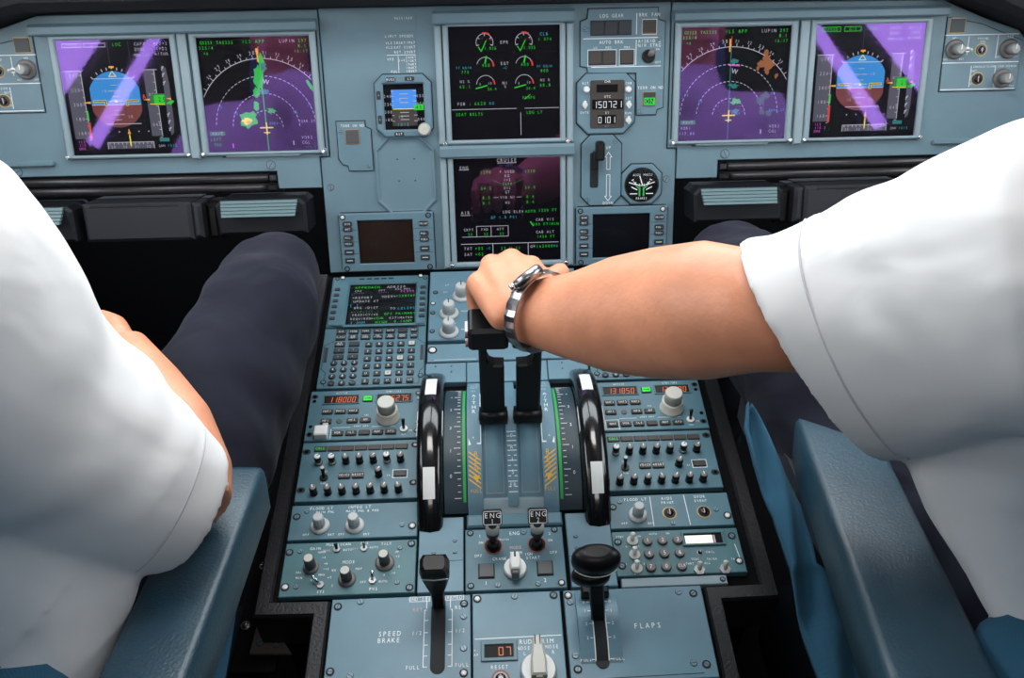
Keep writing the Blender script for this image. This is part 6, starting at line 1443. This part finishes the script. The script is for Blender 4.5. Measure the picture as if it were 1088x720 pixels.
# ------------------------------------------------------------------ seats
def seat(sg, label):
    X = sg * .50
    t = thing('pilot_seat', label, 'seat', 'W', (X * 1000, -820, FLOOR * 1000), 'pilot seats')
    def pad(name, x0, x1, y0, y1, z0, z1, r=.03, m='seat_cloth', tilt=0, lab=None):
        b = MB(); b.M = Matrix.Translation(((x0 + x1) / 2, (y0 + y1) / 2, (z0 + z1) / 2)) @ Matrix.Rotation(tilt, 4, 'X')
        hx, hy, hz = (x1 - x0) / 2, (y1 - y0) / 2, (z1 - z0) / 2
        rr = [rrect(-hx * k, hx * k, -hy * k2, hy * k2, min(r, hx * .9, hy * .9), 5) for k, k2 in ((1 - r / hx, 1 - r / hy), (1 - .3 * r / hx, 1 - .3 * r / hy), (1, 1), (1, 1), (1 - .3 * r / hx, 1 - .3 * r / hy), (1 - r / hx, 1 - r / hy))]
        zs = (-hz, -hz + .3 * r, -hz + r, hz - r, hz - .3 * r, hz)
        b.loft([[(x, y, z) for x, y in q] for q, z in zip(rr, zs)], m); b.M = None
        return mpart(name, b, t, lab)
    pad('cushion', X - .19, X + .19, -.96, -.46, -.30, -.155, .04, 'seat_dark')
    pad('backrest', X - .24, X + .24, -1.04, -.945, -.20, .52, .04)
    pad('bolster', sg * .385 - .05, sg * .385 + .05, -.95, -.755, -.15, .182, .03, lab='padded blue side bolster')
    pad('headrest', X - .13, X + .13, -1.03, -.96, .55, .74, .03)
    b = MB(); b.tube([(X, -.80, FLOOR + .02), (X, -.80, -.30)], .12, 'black_matte', 24); b.loft([[(X + x, -.80 + y, z) for x, y in rrect(-.25, .25, -.25, .22, .05)] for z in (FLOOR + .001, FLOOR + .03)], 'black_matte', smooth=False); mpart('pedestal_base', b, t)
    # armrests: inner one slopes down towards the front
    def arm(p0, p1, w, th, m='leather_blue', name='armrest', lab=None):
        p0, p1 = V(p0), V(p1); d = (p1 - p0); L = d.length; d.normalize(); side = V((d.y, -d.x, 0)).normalized(); up = side.cross(d).normalized()
        b = MB(); rings = []
        for u, k, dz in ((0, .72, -.008), (.015, .92, -.002), (.05, 1, 0), (.85, 1, 0), (.97, 1, 0), (.987, .97, -.003), (.996, .92, -.010), (1.0, .84, -.020)):
            c = p0 + d * L * u + up * dz * .6; W = w / 2 * k; T = th * (1 if k > .9 else .85)
            sec = [(-W, -T * .85), (-W, -T * .22), (-W * .97, -T * .09), (-W * .89, -T * .012), (-W * .78, .0), (-W * .3, .0010), (W * .3, .0010), (W * .78, .0), (W * .89, -T * .012), (W * .97, -T * .09), (W, -T * .22), (W, -T * .85), (W * .8, -T), (-W * .8, -T)]
            rings.append([tuple(c + side * x + up * z) for x, z in sec])
        b.loft(rings, m); return mpart(name, b, t, lab)
    if sg > 0:
        arm((.2745, -.918, .195), (.362, -.350, .067), .082, .055, lab='blue leather armrest pad')
        b = MB(); b.loft([[(.322 + x, y, z + q) for x, q in ((-.026, 0), (.026, 0), (.026, -.03), (-.026, -.03))] for y, z in ((-.34, .045), (-.40, .045), (-.55, .06), (-.86, .12))], 'grey_plastic', smooth=False)
        b.loft([[(.318 + x, y, z) for x, y in ((-.03, -.33), (.015, -.33), (.015, -.365), (-.03, -.365))] for z in (.055, -.02)], 'grey_plastic', smooth=False); mpart('armrest_bracket', b, t)
        sk = [((0.2549, -0.4395, 0.0964), (0.2600, -0.4397, 0.0964)), ((0.2481, -0.4634, 0.0812), (0.2705, -0.4642, 0.0810)), ((0.2529, -0.4945, 0.0651), (0.2829, -0.4957, 0.0648)), ((0.2595, -0.5234, 0.0521), (0.2929, -0.5247, 0.0519)), ((0.2648, -0.5486, 0.0438), (0.2987, -0.5500, 0.0435)), ((0.2679, -0.6003, 0.0254), (0.2941, -0.6013, 0.0252)), ((0.2678, -0.6103, 0.0205), (0.3051, -0.6117, 0.0202)), ((0.2674, -0.6450, 0.0077), (0.3138, -0.6468, 0.0073)), ((0.2689, -0.6656, 0.0054), (0.3226, -0.6677, 0.0050)), ((0.2730, -0.7054, -0.0055), (0.3138, -0.7070, -0.0059)), ((0.2737, -0.7451, -0.0165), (0.3073, -0.7464, -0.0168)), ]
    else:
        arm((-.276, -.93, .203), (-.279, -.528, .120), .066, .055, lab='blue leather armrest pad')
        sk = [((-0.2513, -0.5406, 0.1115), (-0.2641, -0.5401, 0.1116)), ((-0.2549, -0.5637, 0.0874), (-0.2750, -0.5629, 0.0876)), ((-0.2617, -0.5968, 0.0650), (-0.2851, -0.5958, 0.0652)), ((-0.2709, -0.6413, 0.0389), (-0.3016, -0.6401, 0.0391)), ((-0.2716, -0.6984, 0.0215), (-0.3120, -0.6968, 0.0218)), ((-0.2729, -0.7497, 0.0033), (-0.3215, -0.7478, 0.0037)), ]
    arm((X + sg * .25, -.93, .20), (X + sg * .25, -.50, .115), .075, .055, lab='blue leather armrest pad')
    b = MB(); M_ = 9; rings = []
    for k in range(len(sk) * 6 - 5):
        i, f_ = divmod(k, 6); i2 = min(i + 1, len(sk) - 1); f_ /= 6
        p = V(sk[i][0]).lerp(V(sk[i2][0]), f_); q = V(sk[i][1]).lerp(V(sk[i2][1]), f_)
        top = [p.lerp(q, j / M_) + V((0, -.3, 1)).normalized() * (.007 * sin(j / M_ * 2.2 * pi + k * .22)) for j in range(M_ + 1)]
        rings.append([tuple(v) for v in top] + [tuple(v + V((0, .002, -.006))) for v in reversed(top)])
    b.loft(rings, 'seat_cloth'); mpart('side_skirt', b, t, 'woven blue fabric skirt')
    return t
seat(-1, 'blue pilot seat whose leather armrest carries the resting bare elbow'); seat(1, 'blue pilot seat with a long shiny leather armrest below the reaching arm')

# ------------------------------------------------------------------ cabin shell
def shell(name, verts, faces, m, thick=.02):
    me = bpy.data.meshes.new(name); me.from_pydata(verts, [], faces); me.materials.append(MATS[m]); me.update()
    ob = bpy.data.objects.new(name, me); COL.objects.link(ob); ob['kind'] = 'structure'
    if thick:
        s = ob.modifiers.new('solid', 'SOLIDIFY'); s.thickness = thick; s.offset = 0
    return ob
def rectslab(name, a, b, m):
    (x0, y0, z0), (x1, y1, z1) = a, b
    v = [(x, y, z) for x in (x0, x1) for y in (y0, y1) for z in (z0, z1)]
    return shell(name, v, [(0, 1, 3, 2), (4, 6, 7, 5), (0, 4, 5, 1), (2, 3, 7, 6), (0, 2, 6, 4), (1, 5, 7, 3)], m, 0)
CEIL = 1.25; WX = 1.05
rectslab('floor', (-WX, -2.6, FLOOR - .05), (WX, 1.3, FLOOR), 'carpet')
rectslab('ceiling', (-WX, -2.6, CEIL), (WX, .25, CEIL + .05), 'lining')
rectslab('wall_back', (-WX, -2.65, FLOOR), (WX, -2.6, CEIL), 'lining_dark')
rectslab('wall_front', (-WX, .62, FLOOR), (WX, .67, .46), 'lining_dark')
for nm, sg in (('wall_left', -1), ('wall_right', 1)):
    x = sg * WX
    # side wall with two window openings; the rear one is a narrow raked pane
    Y = [-2.6, -1.32, -1.10, -1.02, -.84, .02, 1.3]
    me = MB()
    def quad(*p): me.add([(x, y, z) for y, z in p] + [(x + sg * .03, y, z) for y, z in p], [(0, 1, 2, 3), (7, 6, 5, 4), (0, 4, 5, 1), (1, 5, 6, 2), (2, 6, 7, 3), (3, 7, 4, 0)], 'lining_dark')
    zb, zt = .46, .98
    rk = lambda y0, z: y0 - (z - zb) * 1.02         # raked rear edges
    a0, a1 = -.80, .10                              # forward pane, bottom edge
    s0, s1 = -1.09, -.96                            # rear strip, bottom edge
    quad((-2.6, FLOOR), (1.3, FLOOR), (1.3, zb), (-2.6, zb)); quad((-2.6, zt), (1.3, zt), (1.3, CEIL), (-2.6, CEIL))
    quad((-2.6, zb), (s0, zb), (rk(s0, zt), zt), (-2.6, zt)); quad((s1, zb), (a0, zb), (rk(a0, zt), zt), (rk(s1, zt), zt)); quad((a1, zb), (1.3, zb), (1.3, zt), (a1 - .25, zt))
    ob = bpy.data.objects.new(nm, me.mesh(nm, (0, 0, 0), 1.0)); COL.objects.link(ob); ob['kind'] = 'structure'
    for k, poly in enumerate(([(a0, zb), (a1, zb), (a1 - .25, zt), (rk(a0, zt), zt)], [(s0, zb), (s1, zb), (rk(s1, zt), zt), (rk(s0, zt), zt)])):
        n = {(-1, 0): 1, (-1, 1): 2, (1, 0): 3, (1, 1): 4}[(sg, k)]
        m2 = MB(); m2.add([(x + sg * .012, y, z) for y, z in poly] + [(x + sg * .018, y, z) for y, z in poly], [(0, 1, 2, 3), (7, 6, 5, 4), (0, 4, 5, 1), (1, 5, 6, 2), (2, 6, 7, 3), (3, 7, 4, 0)], 'pane')
        ob = bpy.data.objects.new('window_%d' % n, m2.mesh('window', (0, 0, 0), 1.0)); COL.objects.link(ob); ob['kind'] = 'structure'
# windscreen: two raked panes either side of a centre post
def wsx(x0, x1, y0, z0, y1, z1, m, t=.01):
    nrm = V((0, -(z1 - z0), (y1 - y0))).normalized() * t
    v = [(x0, y0, z0), (x1, y0, z0), (x1, y1, z1), (x0, y1, z1)]; m2 = MB(); m2.add(v + [tuple(V(p) + nrm) for p in v], [(0, 1, 2, 3), (7, 6, 5, 4), (0, 4, 5, 1), (1, 5, 6, 2), (2, 6, 7, 3), (3, 7, 4, 0)], m); return m2
for n, (x0, x1) in ((5, (-.96, -.05)), (6, (.05, .96))):
    ob = bpy.data.objects.new('window_%d' % n, wsx(x0, x1, .62, .50, .24, 1.20, 'pane').mesh('window', (0, 0, 0), 1.0)); COL.objects.link(ob); ob['kind'] = 'structure'
for n, (x0, x1) in ((1, (-1.05, -.96)), (2, (-.05, .05)), (3, (.96, 1.05))):
    ob = bpy.data.objects.new('trim_%d' % n, wsx(x0, x1, .64, .46, .22, 1.25, 'lining_dark', .03).mesh('trim', (0, 0, 0), 1.0)); COL.objects.link(ob); ob['kind'] = 'structure'
# ================================================================== LIGHT AND CAMERA
w = bpy.data.worlds.new('sky'); SC.world = w; w.use_nodes = True
bg = w.node_tree.nodes['Background']; bg.inputs['Color'].default_value = (0.97, 0.985, 1.0, 1); bg.inputs['Strength'].default_value = 6.5
def area(name, loc, target, sx, sy, power=0, col=(1, 1, 1), portal=False, spread=None):
    l = bpy.data.lights.new(name, 'AREA'); l.shape = 'RECTANGLE'; l.size = sx; l.size_y = sy; l.energy = power; l.color = col
    if spread: l.spread = spread
    if portal: l.cycles.is_portal = True
    o = bpy.data.objects.new(name, l); COL.objects.link(o); o.location = loc
    o.rotation_euler = (V(target) - V(loc)).to_track_quat('-Z', 'Y').to_euler()
    return o
for sg in (-1, 1): area('window_portal', (sg * (WX + .035), -.60, .72), (0, -.60, .72), 2.0, .60, portal=True)
area('window_portal', (0, .50, .86), (0, -.17, .53), 2.2, .90, portal=True)
# unseen ceiling lights added for brightness: one ahead of the seats, one behind as fill
area('added_ceiling_light', (0, -.30, CEIL - .02), (0, -.36, 0), .7, .3, 8.5, (1.0, .98, .95))
area('added_ceiling_light', (0, -1.75, CEIL - .02), (0, -1.2, 0), .8, .35, 5.5, (1.0, .98, .96))
cam = bpy.data.cameras.new('camera'); co = bpy.data.objects.new('camera', cam); COL.objects.link(co)
cam.sensor_width = 36.0; cam.lens = 949.296 * 36.0 / 1088.0; cam.clip_start = .02
p_, y_, r_ = radians(37.09237), radians(-1.89291), radians(-0.57468)
fwd = V((-sin(y_) * cos(p_), cos(y_) * cos(p_), -sin(p_))); rt = V((cos(y_), sin(y_), 0)); up = rt.cross(fwd)
r2 = rt * cos(r_) + up * sin(r_); u2 = up * cos(r_) - rt * sin(r_)
co.matrix_world = Matrix(((r2.x, u2.x, -fwd.x, -.024208), (r2.y, u2.y, -fwd.y, -1.163520), (r2.z, u2.z, -fwd.z, .743843), (0, 0, 0, 1)))
SC.camera = co
SC.view_settings.view_transform = 'Standard'; SC.view_settings.look = 'None'; SC.view_settings.gamma = 1.0; SC.view_settings.use_curve_mapping = False
SC.view_settings.exposure = 0.0
SC.cycles.use_denoising = True
SC.cycles.max_bounces = 8; SC.cycles.transparent_max_bounces = 12; SC.cycles.diffuse_bounces = 4
SC.cycles.sample_clamp_indirect = 6.0
